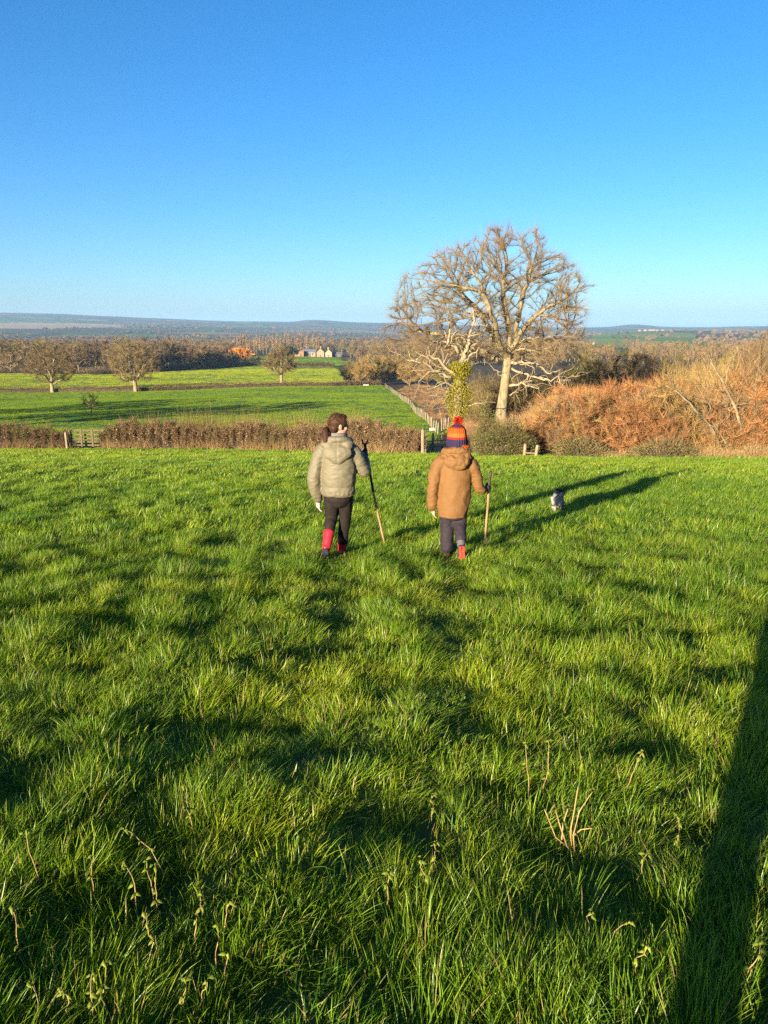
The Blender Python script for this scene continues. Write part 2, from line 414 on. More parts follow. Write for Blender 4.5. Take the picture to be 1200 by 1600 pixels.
def scatter(region_r0, region_r1, dens, amax, g, pad=1.0):
    area = (amax * 2) / 2 * (region_r1 ** 2 - region_r0 ** 2); n = int(area * dens)
    r = np.sqrt(g.uniform(region_r0 ** 2, region_r1 ** 2, n)); a = g.uniform(-amax, amax, n)
    return r * np.sin(a), r * np.cos(a)
def near_grass():
    g = np.random.default_rng(11)
    protos = []
    NV = 10
    for k in range(NV): protos.append(tuft(100 + k, 70, 0.062, 0.055, 0.145, 0.0029, (0.20, 0.07), 4, (0.03, 0.10, 0.02, 0.05)[k % 4]))
    for k in range(6): protos.append(tuft(200 + k, 60, 0.11, 0.06, 0.15, 0.0056, (0.22, 0.10), 3, 0.05))
    for k in range(6): protos.append(tuft(300 + k, 60, 0.22, 0.07, 0.14, 0.011, (0.24, 0.12), 2, 0.06))
    for k in range(4): protos.append(tuft(350 + k, 110, 0.15, 0.035, 0.085, 0.0034, (0.15, 0.06), 2, 0.08))
    for me in protos: me.materials.append(GRASS)
    X, Y, I, S0 = [], [], [], []
    for (r0, r1, d, lo, hi, s) in ((0.55, 4.5, 170, 0, NV, 1.0), (4.5, 9, 120, 0, NV, 1.1), (9, 18, 52, NV, NV + 6, 1.05), (18, 34, 17, NV + 6, NV + 12, 1.0), (34, 62, 9, NV + 6, NV + 12, 1.3), (0.55, 7, 60, NV + 12, NV + 16, 1.0), (7, 15, 34, NV + 12, NV + 16, 1.3)):
        x, y = scatter(r0, r1, d, R(105) if r1 < 5 else R(66) if r1 < 10 else R(46), g)
        X.append(x); Y.append(y); I.append(g.integers(lo, hi, len(x))); S0.append(np.full(len(x), s))
    X = np.concatenate(X); Y = np.concatenate(Y); I = np.concatenate(I); S0 = np.concatenate(S0)
    keep = Y < near_edge_y(X) + 0.3
    clump = fbm(X, Y, 0.34, 21, 2); big = fbm(X, Y, 2.2, 22, 2); wide = fbm(X, Y, 9, 23, 2)
    tr = trod(X, Y)
    hs = np.clip(0.94 + 0.78 * clump + 0.20 * big, 0.42, 2.0) * (1 - 0.75 * tr); hs = np.maximum(hs, 0.32)
    # bare or short hollows between the tussocks
    X, Y, I, S0, hs, clump, big, wide, tr = [q[keep] for q in (X, Y, I, S0, hs, clump, big, wide, tr)]
    n = len(X); Z = H(X, Y)
    rot = np.stack([g.normal(0, 0.10, n) - 0.05, g.normal(0, 0.10, n) + 0.06, fbm(X, Y, 0.8, 41, 2) * 1.8 + g.normal(0, 0.8, n)], -1)
    sx = S0 * g.uniform(0.85, 1.2, n)
    S = np.stack([sx, sx, S0 * hs * g.uniform(0.85, 1.15, n)], -1)
    S[:, :2] *= np.clip(0.75 + 0.4 * hs, 0.7, 1.25)[:, None]
    tint = np.clip(0.40 + 0.36 * fbm(X, Y, 0.9, 61, 3) + 0.26 * wide + g.normal(0, 0.14, n) + 0.16 * sstep(12, 40, Y), 0, 1)
    instancer('grass', protos, np.stack([X, Y, Z], -1), rot, S, I, tint, 'long tussocky green pasture grass leaning in the wind', 'grass')
    print('grass tufts', n)
near_grass()
def far_grass():
    g = np.random.default_rng(12)
    protos = [tuft(400 + k, 70, 0.75, 0.10, 0.22, 0.035, (0.1, 0.06), 2, 0.03) for k in range(6)]
    m2 = grass_mat('far_pasture_blades', (0.07, 0.15, 0.005), (0.115, 0.20, 0.006), (0.17, 0.24, 0.008), spec=0.03)
    m3 = grass_mat('far_meadow_blades', (0.22, 0.28, 0.004), (0.28, 0.33, 0.005), (0.34, 0.36, 0.008), spec=0.03)
    for nm, mat, poly, dens, sc_, lab in (('pasture_grass', m2, Z_FIELD2, 0.9, 1.0, 'mid green pasture grass in the field beyond the brown hedge'),
                                        ('meadow_grass', m3, Z_FIELD3, 0.16, 2.3, 'bright yellow-green grass of the meadow below the wood'),
                                        ('paddock_grass', m2, Z_FIELD4, 0.05, 4.0, 'green grass of the paddock in front of the farm')):
        P = np.array(poly); x0, y0 = P.min(0); x1, y1 = P.max(0); x0 = max(x0, -0.75 * y1)
        n = int((x1 - x0) * (y1 - y0) * dens); x = g.uniform(x0, x1, n); y = g.uniform(y0, y1, n)
        ok = inpoly(x, y, poly) & (np.abs(x) < 0.72 * y + 8) & (y > near_edge_y(x) + 2.0); x, y = x[ok], y[ok]; n = len(x)
        pr = []
        for q in protos:
            c = q.copy(); c.materials.append(mat); pr.append(c)
        rot = np.stack([np.zeros(n), np.zeros(n), g.uniform(-0.6, 0.6, n)], -1)
        s = sc_ * g.uniform(0.8, 1.2, n); zz = sc_ ** 0.5 * np.clip(0.9 + 0.5 * fbm(x, y, 9, 71, 3), 0.4, 1.6)
        tint = np.clip(0.45 + 0.35 * fbm(x, y, 22, 72, 3) + 0.15 * fbm(x, y, 4, 73, 2) + g.normal(0, 0.06, n), 0, 1)
        instancer(nm, pr, np.stack([x, y, H(x, y)], -1), rot, np.stack([s, s, zz], -1), g.integers(0, 6, n), tint, lab, 'grass')
        print(nm, n)
far_grass()
# ================================================================== trees, hedges, scrub
BARK_PALE = mottled('pale_bark', (0.075, 0.06, 0.032), (0.26, 0.21, 0.125), 4.5, 0.95, 1.0, 0.08, stretch=(1, 1, 0.25))
BARK_OAK = mottled('oak_bark', (0.10, 0.085, 0.045), (0.22, 0.18, 0.09), 2.5, 0.9, 0.6, 0.05, stretch=(1, 1, 0.3))
BARK_DARK = mottled('dark_bark', (0.03, 0.022, 0.014), (0.06, 0.045, 0.026), 2.5, 0.95, 0.5, 0.05)
DEAD_WOOD = mottled('bleached_wood', (0.15, 0.118, 0.07), (0.29, 0.235, 0.15), 4.0, 0.85, 0.4, 0.03, stretch=(1, 1, 0.3))
def twig_mat(name, c1, c2, c3, trans=0.0, rough=0.85):
    k = NT(name); rnd = k.attr('rnd').outputs['Fac']
    ob = k.n('ObjectInfo').outputs['Random']
    col = k.ramp(rnd, [(0.0, c1), (0.5, c2), (1.0, c3)])
    f = k.math('ADD', 0.78, k.math('MULTIPLY', ob, 0.44))
    vm = k.n('VectorMath'); vm.operation = 'SCALE'; k.l(col, vm.inputs[0]); k.l(f, vm.inputs['Scale'])
    return k.pbr(vm.outputs[0], rough, 0.2, None, trans)
TWIG_OAK = twig_mat('oak_twigs', (0.09, 0.068, 0.03), (0.165, 0.12, 0.052), (0.24, 0.175, 0.078))
TWIG_GREY = twig_mat('grey_brown_twigs', (0.08, 0.058, 0.034), (0.14, 0.1, 0.058), (0.21, 0.155, 0.09))
TWIG_OLIVE = twig_mat('olive_twigs', (0.075, 0.064, 0.018), (0.135, 0.11, 0.032), (0.19, 0.15, 0.05))
TWIG_BROWN = twig_mat('brown_twigs', (0.08, 0.053, 0.027), (0.155, 0.102, 0.053), (0.24, 0.16, 0.085))
TWIG_RUST = twig_mat('rust_twigs', (0.11, 0.047, 0.018), (0.215, 0.098, 0.037), (0.32, 0.175, 0.074))
TWIG_GOLD = twig_mat('golden_twigs', (0.14, 0.09, 0.03), (0.22, 0.142, 0.05), (0.31, 0.21, 0.08))
TWIG_ORANGE = twig_mat('orange_twigs', (0.360, 0.136, 0.016), (0.480, 0.192, 0.024), (0.560, 0.264, 0.040))
TWIG_PALE = twig_mat('pale_twigs', (0.195, 0.136, 0.074), (0.273, 0.192, 0.112), (0.338, 0.248, 0.149))
TWIG_POPLAR = twig_mat('poplar_twigs', (0.17, 0.115, 0.06), (0.24, 0.165, 0.09), (0.3, 0.21, 0.12))
TWIG_DARK = twig_mat('dark_twigs', (0.05, 0.04, 0.025), (0.085, 0.065, 0.035), (0.12, 0.09, 0.045))
LEAF_BROWN = twig_mat('withered_leaves', (0.045, 0.027, 0.013), (0.12, 0.074, 0.036), (0.34, 0.24, 0.15), 0.15, 0.7)
LEAF_GREEN = twig_mat('evergreen_leaves', (0.03, 0.05, 0.012), (0.07, 0.09, 0.02), (0.16, 0.15, 0.045), 0.12, 0.5)
LEAF_CONIFER = twig_mat('conifer_needles', (0.015, 0.03, 0.012), (0.03, 0.05, 0.02), (0.05, 0.07, 0.03), 0.05, 0.8)
LEAF_IVY = twig_mat('ivy_leaves', (0.072, 0.072, 0.0056), (0.1632, 0.144, 0.0088), (0.24, 0.2064, 0.0144), 0.2, 0.45)
LEAF_DARKIVY = twig_mat('dark_ivy_leaves', (0.03, 0.05, 0.01), (0.08, 0.09, 0.02), (0.16, 0.15, 0.03), 0.15, 0.45)
STRAW = twig_mat('dry_grass', (0.231, 0.150, 0.061), (0.326, 0.224, 0.102), (0.394, 0.292, 0.150), 0.25, 0.7)
REED = twig_mat('tall_dry_grass', (0.210, 0.154, 0.049), (0.280, 0.217, 0.070), (0.336, 0.266, 0.098), 0.25, 0.7)

def slivers(P, D, L, W, rnd, bend=None):
    """thin three-sided-looking twigs: two crossed slender triangles each, from P along unit D"""
    n = len(P); P = np.asarray(P, float); D = np.asarray(D, float)
    ref = np.where(np.abs(D[:, 2:3]) > 0.9, np.array([[1.0, 0, 0]]), np.array([[0, 0, 1.0]]))
    A = np.cross(D, ref); A /= np.linalg.norm(A, axis=1, keepdims=True) + 1e-9
    B = np.cross(D, A)
    g = np.random.default_rng(n + 3); th = g.uniform(0, np.pi, n)[:, None]
    A2 = A * np.cos(th) + B * np.sin(th); B2 = -A * np.sin(th) + B * np.cos(th)
    W = np.asarray(W)[:, None] if np.ndim(W) else np.full((n, 1), W); L = np.asarray(L)[:, None] if np.ndim(L) else np.full((n, 1), L)
    tip = P + D * L
    if bend is not None: tip = tip + np.asarray(bend) * L
    V = np.stack([P - A2 * W / 2, P + A2 * W / 2, tip, P - B2 * W / 2, P + B2 * W / 2], 1)
    b = np.arange(n)[:, None] * 5
    return V.reshape(-1, 3), np.concatenate([b + np.array([0, 1, 2]), b + np.array([3, 4, 2])]), np.repeat(rnd, 5)
def leaf_quads(P, s, g, rnd, flat=0.0):
    n = len(P); P = np.asarray(P, float)
    N = g.normal(0, 1, (n, 3)); N[:, 2] += flat; N /= np.linalg.norm(N, axis=1, keepdims=True)
    A = np.cross(N, g.normal(0, 1, (n, 3))); A /= np.linalg.norm(A, axis=1, keepdims=True); B = np.cross(N, A)
    s = np.asarray(s)[:, None] if np.ndim(s) else np.full((n, 1), s)
    V = np.stack([P - A * s * 0.9, P - B * s * 0.5 + N * s * 0.15, P + A * s * 0.9, P + B * s * 0.5 + N * s * 0.15], 1)
    b = np.arange(n)[:, None] * 4
    return V.reshape(-1, 3), b + np.array([0, 1, 2, 3]), np.repeat(rnd, 4)
def rand_dirs(n, g, up=0.0):
    d = g.normal(0, 1, (n, 3)); d[:, 2] += up
    return d / np.linalg.norm(d, axis=1, keepdims=True)
def skel_mesh(name, pos, par, rad, sides=6, rmin=0.0, rmax=1e9):
    """tubes along a branching skeleton; only limbs whose radius lies in [rmin, rmax)"""
    pos = np.asarray(pos, float); par = np.asarray(par); rad = np.asarray(rad, float)
    i = np.nonzero((par >= 0) & (rad >= rmin) & (rad < rmax))[0]; p = par[i]
    d = pos - pos[np.maximum(par, 0)]; d[par < 0] = (0, 0, 1); d /= np.linalg.norm(d, axis=1, keepdims=True) + 1e-9
    d0, d1 = d[p], d[i]
    same = (rad[i] > 0.6 * rad[p])[:, None]
    d0 = np.where(same, d0 + d1, d1); d0 /= np.linalg.norm(d0, axis=1, keepdims=True) + 1e-9
    r0 = np.where(same[:, 0], np.minimum(rad[p], rad[i] * 1.5), rad[i] * 1.2)
    ref = np.array([[0.35, 0.9, 0.15]])
    def ring(c, dd, r):
        A = np.cross(dd, ref); A /= np.linalg.norm(A, axis=1, keepdims=True) + 1e-9; B = np.cross(dd, A)
        t = np.arange(sides) * 2 * np.pi / sides
        return c[:, None] + (A[:, None] * np.cos(t)[None, :, None] + B[:, None] * np.sin(t)[None, :, None]) * r[:, None, None]
    V = np.concatenate([ring(pos[p], d0, r0), ring(pos[i] + d1 * rad[i][:, None] * 0.3, d1, rad[i] * 0.95)], 1)
    b = np.arange(len(i))[:, None] * 2 * sides
    F = np.concatenate([b + np.array([k, (k + 1) % sides, sides + (k + 1) % sides, sides + k]) for k in range(sides)])
    return np_mesh(name, V.reshape(-1, 3), [F], True, {'rnd': np.repeat(np.random.default_rng(1).uniform(0, 1, len(i)), 2 * sides)})
def colonize(att, nodes, par, step, di, dk, iters, g, jit=0.25, grav=0.0, inert=0.35, centre=None, out=0.0):
    att = np.asarray(att, float); nodes = [Vector(n) for n in nodes]; par = list(par)
    alive = np.ones(len(att), bool); ch = [0] * len(nodes)
    for it in range(iters):
        kd = kdtree.KDTree(len(nodes))
        for k, n in enumerate(nodes): kd.insert(n, k)
        kd.balance()
        acc = {}
        for j in np.nonzero(alive)[0]:
            a = Vector(att[j]); co, k, dist = kd.find(a)
            if dist < dk: alive[j] = False; continue
            if dist > di: continue
            v = (a - co).normalized()
            if k in acc: acc[k] += v
            else: acc[k] = v
        if not acc: break
        new = 0
        for k, v in acc.items():
            if ch[k] > 4: continue
            v = v.normalized() + Vector(g.normal(0, jit, 3)); v.z += grav
            if par[k] >= 0: v += (nodes[k] - nodes[par[k]]).normalized() * inert
            if centre is not None: v += (nodes[k] - centre).normalized() * out
            v.normalize()
            q = nodes[k] + v * step
            nodes.append(q); par.append(k); ch.append(0); ch[k] += 1; new += 1
        if not new: break
    return np.array([tuple(n) for n in nodes]), np.array(par)
def pipe(par, tip, expo, n):
    nodes = len(par); s = np.zeros(nodes); kids = np.zeros(nodes, int)
    for i in range(nodes - 1, -1, -1):
        if kids[i] == 0: s[i] = tip ** expo
        if par[i] >= 0: s[par[i]] += s[i]; kids[par[i]] += 1
    return s ** (1 / expo), kids

def bare_tree(name, seed, height, radius, trunk_h, trunk_r, att_n, step, twigs, twig_l, twig_w, mats, flat=0.85, lean=(0, 0), up=0.35, thick=0.09, sides=6, shape=1.0, expo=2.3):
    """meshes (trunk, crown) of a leafless tree standing at the origin"""
    g = np.random.default_rng(seed)
    n = att_n * 3; q = g.normal(0, 1, (n, 3)); q /= np.linalg.norm(q, axis=1, keepdims=True)
    q *= (g.uniform(0.15, 1, n) ** 0.45)[:, None]
    lob = 1 + 0.22 * np.array([mnoise.noise(Vector(v) * 1.8 + Vector((seed, 0, 0))) for v in q])[:, None]
    q = q * lob
    ch = (height - trunk_h * 0.75) / 2; cz = height - ch
    A = np.stack([q[:, 0] * radius * (1 - 0.25 * np.clip(q[:, 2], 0, 1) * shape), q[:, 1] * radius * (1 - 0.25 * np.clip(q[:, 2], 0, 1) * shape), cz + q[:, 2] * ch], -1)[:att_n]
    A[:, 0] += lean[0] * A[:, 2]; A[:, 1] += lean[1] * A[:, 2]
    k = max(3, int(trunk_h / step)); nodes = []; x = y = 0
    for i in range(k + 1):
        t = i / k; x += g.normal(0, 0.02) * step + lean[0] * step; y += g.normal(0, 0.02) * step + lean[1] * step
        nodes.append((x, y, -0.3 + t * (trunk_h + 0.3)))
    pos, par = colonize(A, nodes, [-1] + list(range(k)), step, max(radius * 1.1, step * 3), step * 1.6, 70, g, 0.3)
    rad, kids = pipe(par, 1.0, expo, 0); rad = rad / rad[0] * trunk_r; rad = np.maximum(rad, min(twig_w, thick) * 0.8)
    rad[:2] *= (1.35, 1.15); thick = max(thick, float(np.percentile(rad, 55)) + 1e-4)
    trunk = skel_mesh(name + '_trunk', pos, par, rad, sides, thick)
    if len(trunk.polygons) == 0: trunk = skel_mesh(name + '_trunk', pos, par, rad, sides, 0.02)
    tips = np.nonzero(rad <= max(thick, np.percentile(rad, 70)))[0]
    pick = tips[g.integers(0, len(tips), twigs)]
    d = pos[pick] - pos[np.maximum(par[pick], 0)]; d /= np.linalg.norm(d, axis=1, keepdims=True) + 1e-9
    d = d + g.normal(0, 0.75, d.shape); d[:, 2] += up; d /= np.linalg.norm(d, axis=1, keepdims=True)
    P = pos[pick] - (pos[pick] - pos[np.maximum(par[pick], 0)]) * g.uniform(0, 1, twigs)[:, None]
    L = twig_l * g.uniform(0.4, 1.2, twigs)
    V, F, rn = slivers(P, d, L, twig_w * g.uniform(0.6, 1.4, twigs), g.uniform(0, 1, twigs), g.normal(0, 0.15, (twigs, 3)))
    # the thin limbs that carry the twigs
    lm = skel_mesh('limbs', pos, par, rad, 3, 0.0, thick)
    lv = np.zeros(len(lm.vertices) * 3); lm.vertices.foreach_get('co', lv); lv = lv.reshape(-1, 3)
    lf = np.zeros(len(lm.loops), np.int32); lm.loops.foreach_get('vertex_index', lf); lf = lf.reshape(-1, 4)
    crown = np_mesh(name + '_crown', np.concatenate([V, lv]), [F, lf + len(V)], False, {'rnd': np.concatenate([rn, np.full(len(lv), 0.6)])})
    bpy.data.meshes.remove(lm)
    trunk.materials.append(mats[0]); crown.materials.append(mats[1])
    return trunk, crown, pos, rad
def plant_tree(name, meshes, loc, rz=0, scale=1.0, label=None, cat='tree', group=None):
    t = empty(name, loc, rz, label, cat, group); t.scale = (scale,) * 3 if not hasattr(scale, '__len__') else scale
    link('trunk', meshes[0], None, t); link('crown', meshes[1], None, t)
    return t
def zat(x, y): return float(H(x, y))

# ------------------------------------------------------------------ the big oak and its dead neighbour
OAK_D = 78.0
def big_oak():
    g = np.random.default_rng(5)
    base = at(783, 652, OAK_D); bx, by = base.x, OAK_D; bz = zat(bx, by)
    t = empty('oak_tree', (bx, by, bz), 0, 'tall spreading leafless oak with pale trunk above the rust coloured scrub', 'oak tree')
    def loc(px, py, dy=0.0):
        p = at(px, py, OAK_D + dy); return Vector((p.x - bx, p.y - by, p.z - bz))
    out = [(612, 486), (624, 462), (632, 430), (660, 420), (680, 396), (712, 388), (738, 366), (770, 362), (790, 354), (820, 362), (848, 364), (856, 392), (880, 400), (896, 424), (925, 450), (908, 476), (918, 500), (906, 528), (890, 560), (840, 575), (790, 560), (740, 570), (690, 585), (640, 575), (615, 545), (604, 515)]
    poly = [loc(*p) for p in out]; poly = [(p.x, p.z) for p in poly]
    P2 = np.array(poly); n = 44000
    x = g.uniform(P2[:, 0].min(), P2[:, 0].max(), n); z = g.uniform(P2[:, 1].min(), P2[:, 1].max(), n)
    ins = inpoly(x, z, poly); x, z = x[ins], z[ins]
    e0 = P2; e1 = np.roll(P2, -1, 0)
    q = np.stack([x, z], -1)[:, None]; tt = np.clip(((q - e0) * (e1 - e0)).sum(-1) / ((e1 - e0) ** 2).sum(-1), 0, 1)
    dist = np.linalg.norm(q - (e0 + (e1 - e0) * tt[..., None]), axis=-1).min(1)
    hd = 8.5 * np.sqrt(np.clip(dist / 6.0, 0, 1))
    dep = hd * g.uniform(-1, 1, len(x))
    dens = 0.30 + 0.70 * (1 - np.clip(dist / 5, 0, 1)); keep = (g.uniform(0, 1, len(x)) < dens)
    gap = np.array([mnoise.noise(Vector((a * 0.45, b * 0.45, c * 0.45))) for a, b, c in zip(x, dep, z)]); keep &= gap > -0.10
    A = np.stack([x, dep, z], -1)[keep][:9500]
    # trunk and main limbs, then let the limbs find their own way out
    def path(pts, dys, start=None):
        return [loc(p[0], p[1], d) for p, d in zip(pts, dys)]
    main = path([(781, 662), (785, 630), (789, 600), (792, 575), (793, 558)], [0, 0, 0, 0, 0])
    limbs = [
        path([(796, 530), (793, 505), (788, 480), (786, 450), (790, 425)], [0.3, 0.6, 0.9, 1.2, 1.5]),
        path([(806, 535), (820, 512), (838, 492), (858, 478)], [-0.6, -1.5, -2.2, -3]),
        path([(806, 540), (806, 512), (812, 486), (818, 455), (828, 425)], [-0.3, -0.8, -1.5, -2.0, -2.2]),
        path([(782, 548), (768, 525), (758, 500), (742, 478), (722, 460)], [0.6, 1.5, 2.5, 3.2, 4.0]),
        path([(780, 540), (774, 515), (764, 480), (752, 445)], [-0.8, -2, -3, -3.8]),
        path([(775, 562), (745, 545), (715, 530), (685, 522), (655, 518)], [0.5, 1.6, 2.6, 3.5, 4.5]),
        path([(812, 552), (838, 540), (862, 530), (885, 522)], [0.6, 1.8, 3.0, 4.0]),
    ]
    nodes = list(main); par = [-1] + list(range(len(main) - 1))
    for L in limbs:
        p = len(main) - 1
        for q in L:
            a = nodes[p]; d = (q - a).length; m = max(1, int(d / 0.8))
            for s in range(1, m + 1):
                nodes.append(a.lerp(q, s / m) + Vector(g.normal(0, 0.10, 3)) * (s < m)); par.append(p); p = len(nodes) - 1
    pos, par = colonize(A, nodes, par, 0.55, 5.5, 0.68, 80, g, 0.15, 0.0, 0.75, loc(778, 585), 0.30)
    rad, kids = pipe(par, 1.0, 2.12, 0); rad = rad / rad[0] * 0.56; rad = np.maximum(rad, 0.017)
    rad = np.where(rad > 0.09, rad * 1.28, rad); rad[:5] = (0.72, 0.55, 0.49, 0.46, 0.44)
    print('oak nodes', len(pos))
    tr = skel_mesh('oak_trunk', pos, par, rad, 8, 0.085); tr.materials.append(BARK_PALE); link('trunk', tr, None, t)
    lm = skel_mesh('oak_limbs', pos, par, rad, 4, 0.0, 0.085); lm.materials.append(TWIG_OAK); link('branches', lm, None, t)
    thin = np.nonzero(rad < 0.06)[0]; m = 58000
    pick = thin[g.integers(0, len(thin), m)]; pp = np.maximum(par[pick], 0)
    d = pos[pick] - pos[pp]; d /= np.linalg.norm(d, axis=1, keepdims=True) + 1e-9
    out_ = pos[pick] - np.array([loc(775, 520).x, 0, loc(775, 520).z]); out_ /= np.linalg.norm(out_, axis=1, keepdims=True) + 1e-9
    d = d * 0.7 + out_ * 0.8 + g.normal(0, 0.42, d.shape); d[:, 2] += 0.1; d /= np.linalg.norm(d, axis=1, keepdims=True)
    P = pos[pp] + (pos[pick] - pos[pp]) * g.uniform(0, 1, m)[:, None]
    V, F, rn = slivers(P, d, g.uniform(0.35, 1.25, m), 0.0105 * g.uniform(0.7, 1.5, m), g.uniform(0, 1, m), g.normal(0, 0.2, (m, 3)))
    cr = np_mesh('oak_crown', V, [F], False, {'rnd': rn}); cr.materials.append(TWIG_GREY)
    tag(link('crown', cr, None, t), kind='stuff')
    # bleached dead limbs low on the right of the trunk
    def dead(pts, r, dy, seed):
        gg = random.Random(seed); b = MB()
        P = [loc(p[0], p[1], dy * i / max(1, len(pts) - 1)) for i, p in enumerate(pts)]
        fine = []
        for a, c in zip(P[:-1], P[1:]):
            for s in range(4): fine.append(a.lerp(c, s / 4) + Vector((gg.gauss(0, 0.07), gg.gauss(0, 0.12), gg.gauss(0, 0.09))) * (1 if s else 0))
        fine.append(P[-1]); nn = len(fine)
        b.tube(fine, [r * (1 - 0.8 * i / (nn - 1)) for i in range(nn)], 6)
        for i in range(3, nn):                                            # crooked side twigs
            if gg.random() < 0.85:
                p = fine[i]; rr_ = r * (1 - 0.8 * i / (nn - 1)) * 0.55; q = [p]; dd = (fine[i] - fine[i - 1]).normalized() + Vector((gg.gauss(0, 0.7), gg.gauss(0, 0.8), gg.gauss(0.1, 0.7)))
                for s in range(gg.randint(2, 5)):
                    dd = dd.normalized() + Vector((gg.gauss(0, 0.5), gg.gauss(0, 0.4), gg.gauss(0, 0.5))); q.append(q[-1] + dd.normalized() * gg.uniform(0.35, 0.65))
                b.tube(q, [max(0.018, rr_ * (1 - 0.8 * s / len(q))) for s in range(len(q))], 4)
        return b.build('dead_branch', DEAD_WOOD, t, True)
    for i, (pts, r, dy) in enumerate([
        ([(797, 567), (815, 565), (837, 567)], 0.20, -2.0), ([(795, 603), (812, 600), (825, 603), (842, 608)], 0.16, -2.6),
        ([(798, 575), (825, 585), (850, 594), (873, 588), (890, 616)], 0.13, -3.0), ([(838, 568), (855, 583), (874, 578), (876, 600)], 0.10, -2.2),
        ([(842, 590), (868, 596), (886, 590), (904, 588)], 0.09, -4.0), ([(795, 552), (815, 545), (840, 548), (862, 540)], 0.12, -3.0),
        ([(788, 590), (772, 578), (756, 560)], 0.10, -1.5), ([(796, 618), (806, 612), (818, 608)], 0.08, -1.2),
        ([(800, 540), (826, 528), (846, 532), (868, 524)], 0.11, -4.0), ([(790, 560), (775, 545), (770, 520)], 0.12, -2)]):
        dead(pts, r, dy, i)
    # moss and ivy tufts in the fork
    iv = rad > 0.16; cand = pos[iv & (pos[:, 2] > loc(0, 575).z) & (pos[:, 2] < loc(0, 500).z)]
    pk = cand[g.integers(0, len(cand), 1500)] + g.normal(0, 0.30, (1500, 3))
    V, F, rn = leaf_quads(pk, g.uniform(0.06, 0.12, 1500), g, g.uniform(0, 1, 1500))
    im = np_mesh('fork_ivy', V, [F], False, {'rnd': rn}); im.materials.append(LEAF_DARKIVY); tag(link('ivy', im, None, t), kind='stuff')
    return base
big_oak()
def ivy_tree():
    g = np.random.default_rng(9); gg = random.Random(4)
    D0 = 74.0; base = at(714, 668, D0); bx = base.x; bz = zat(bx, D0)
    t = empty('dead_tree', (bx, D0, bz), 0, 'dead tree with bleached crooked limbs and trunk wrapped in yellow-green ivy', 'dead tree')
    def loc(px, py, dy=0.0):
        p = at(px, py, D0 + dy); return Vector((p.x - bx, p.y - D0, p.z - bz))
    tp = [loc(*p) for p in ((713, 690), (714, 665), (716, 630), (717, 600), (718, 580), (722, 562))]
    b = MB(); b.tube(tp, [0.62, 0.5, 0.45, 0.42, 0.36, 0.26], 9); b.build('trunk', BARK_PALE, t, True)
    def limb(pts, r, dy, side=0.9):
        b = MB(); P = [loc(p[0], p[1], dy * i / (len(pts) - 1)) for i, p in enumerate(pts)]; fine = []
        for a, c in zip(P[:-1], P[1:]):
            for s in range(4): fine.append(a.lerp(c, s / 4) + Vector((gg.gauss(0, 0.06), gg.gauss(0, 0.12), gg.gauss(0, 0.08))) * (1 if s else 0))
        fine.append(P[-1]); nn = len(fine)
        b.tube(fine, [r * (1 - 0.75 * i / (nn - 1)) for i in range(nn)], 6)
        for i in range(3, nn):
            if gg.random() < side:
                q = [fine[i]]; dd = (fine[i] - fine[i - 1]).normalized() + Vector((gg.gauss(0, 0.7), gg.gauss(0, 0.7), gg.gauss(0.15, 0.7)))
                for s in range(gg.randint(2, 5)):
                    dd = dd.normalized() + Vector((gg.gauss(0, 0.45), gg.gauss(0, 0.4), gg.gauss(0, 0.45))); q.append(q[-1] + dd.normalized() * gg.uniform(0.3, 0.6))
                rr_ = r * (1 - 0.75 * i / (nn - 1)) * 0.5
                b.tube(q, [max(0.016, rr_ * (1 - 0.8 * s / len(q))) for s in range(len(q))], 4)
        b.build('dead_branch', DEAD_WOOD, t, True)
    for pts, r, dy in [([(722, 566), (727, 548), (733, 530), (742, 500), (738, 480)], 0.26, 0.5), ([(723, 556), (708, 540), (700, 537), (703, 515), (702, 500)], 0.19, -1.0),
                       ([(714, 588), (700, 578), (684, 560), (660, 555), (650, 562)], 0.18, -2.0), ([(706, 590), (686, 584), (667, 568), (641, 563), (628, 556)], 0.17, -2.4),
                       ([(690, 582), (672, 580), (654, 596)], 0.10, -1.0), ([(714, 604), (696, 598), (668, 608)], 0.11, -1.5), ([(715, 612), (702, 612), (690, 622)], 0.08, -1.5),
                       ([(722, 565), (738, 552), (750, 546), (766, 548)], 0.13, 1.0), ([(718, 640), (732, 634), (748, 630), (758, 634)], 0.08, -1.2), ([(714, 640), (700, 636), (682, 638)], 0.07, -1.2),
                       ([(735, 525), (752, 520), (765, 505)], 0.10, 1.0), ([(700, 537), (690, 534), (676, 536)], 0.08, -0.8), ([(726, 550), (745, 536), (748, 512), (756, 490)], 0.14, 2.0)]:
        limb(pts, r, dy)
    # ivy sleeve
    zz = g.uniform(0, 1, 13000) ** 0.8; zp = np.array([tuple(p) for p in tp]); f = pchip(np.arange(6), zp[:, 0]); fz = pchip(np.arange(6), zp[:, 2])
    s = zz * 4.4 + 0.3; th = g.uniform(0, 2 * np.pi, 13000)
    prof = (0.95 + 0.45 * np.sin(s * 3.1 + 1)) * (1.15 - 0.5 * zz) * g.uniform(0.55, 1.2, 13000)
    P = np.stack([f(s) + np.cos(th) * prof, np.sin(th) * prof * 0.9, fz(s) + g.normal(0, 0.15, 13000)], -1)
    V, F, rn = leaf_quads(P, g.uniform(0.05, 0.10, 13000), g, g.uniform(0, 1, 13000))
    im = np_mesh('ivy', V, [F], False, {'rnd': rn}); im.materials.append(LEAF_IVY); tag(link('ivy', im, None, t), kind='stuff')
ivy_tree()

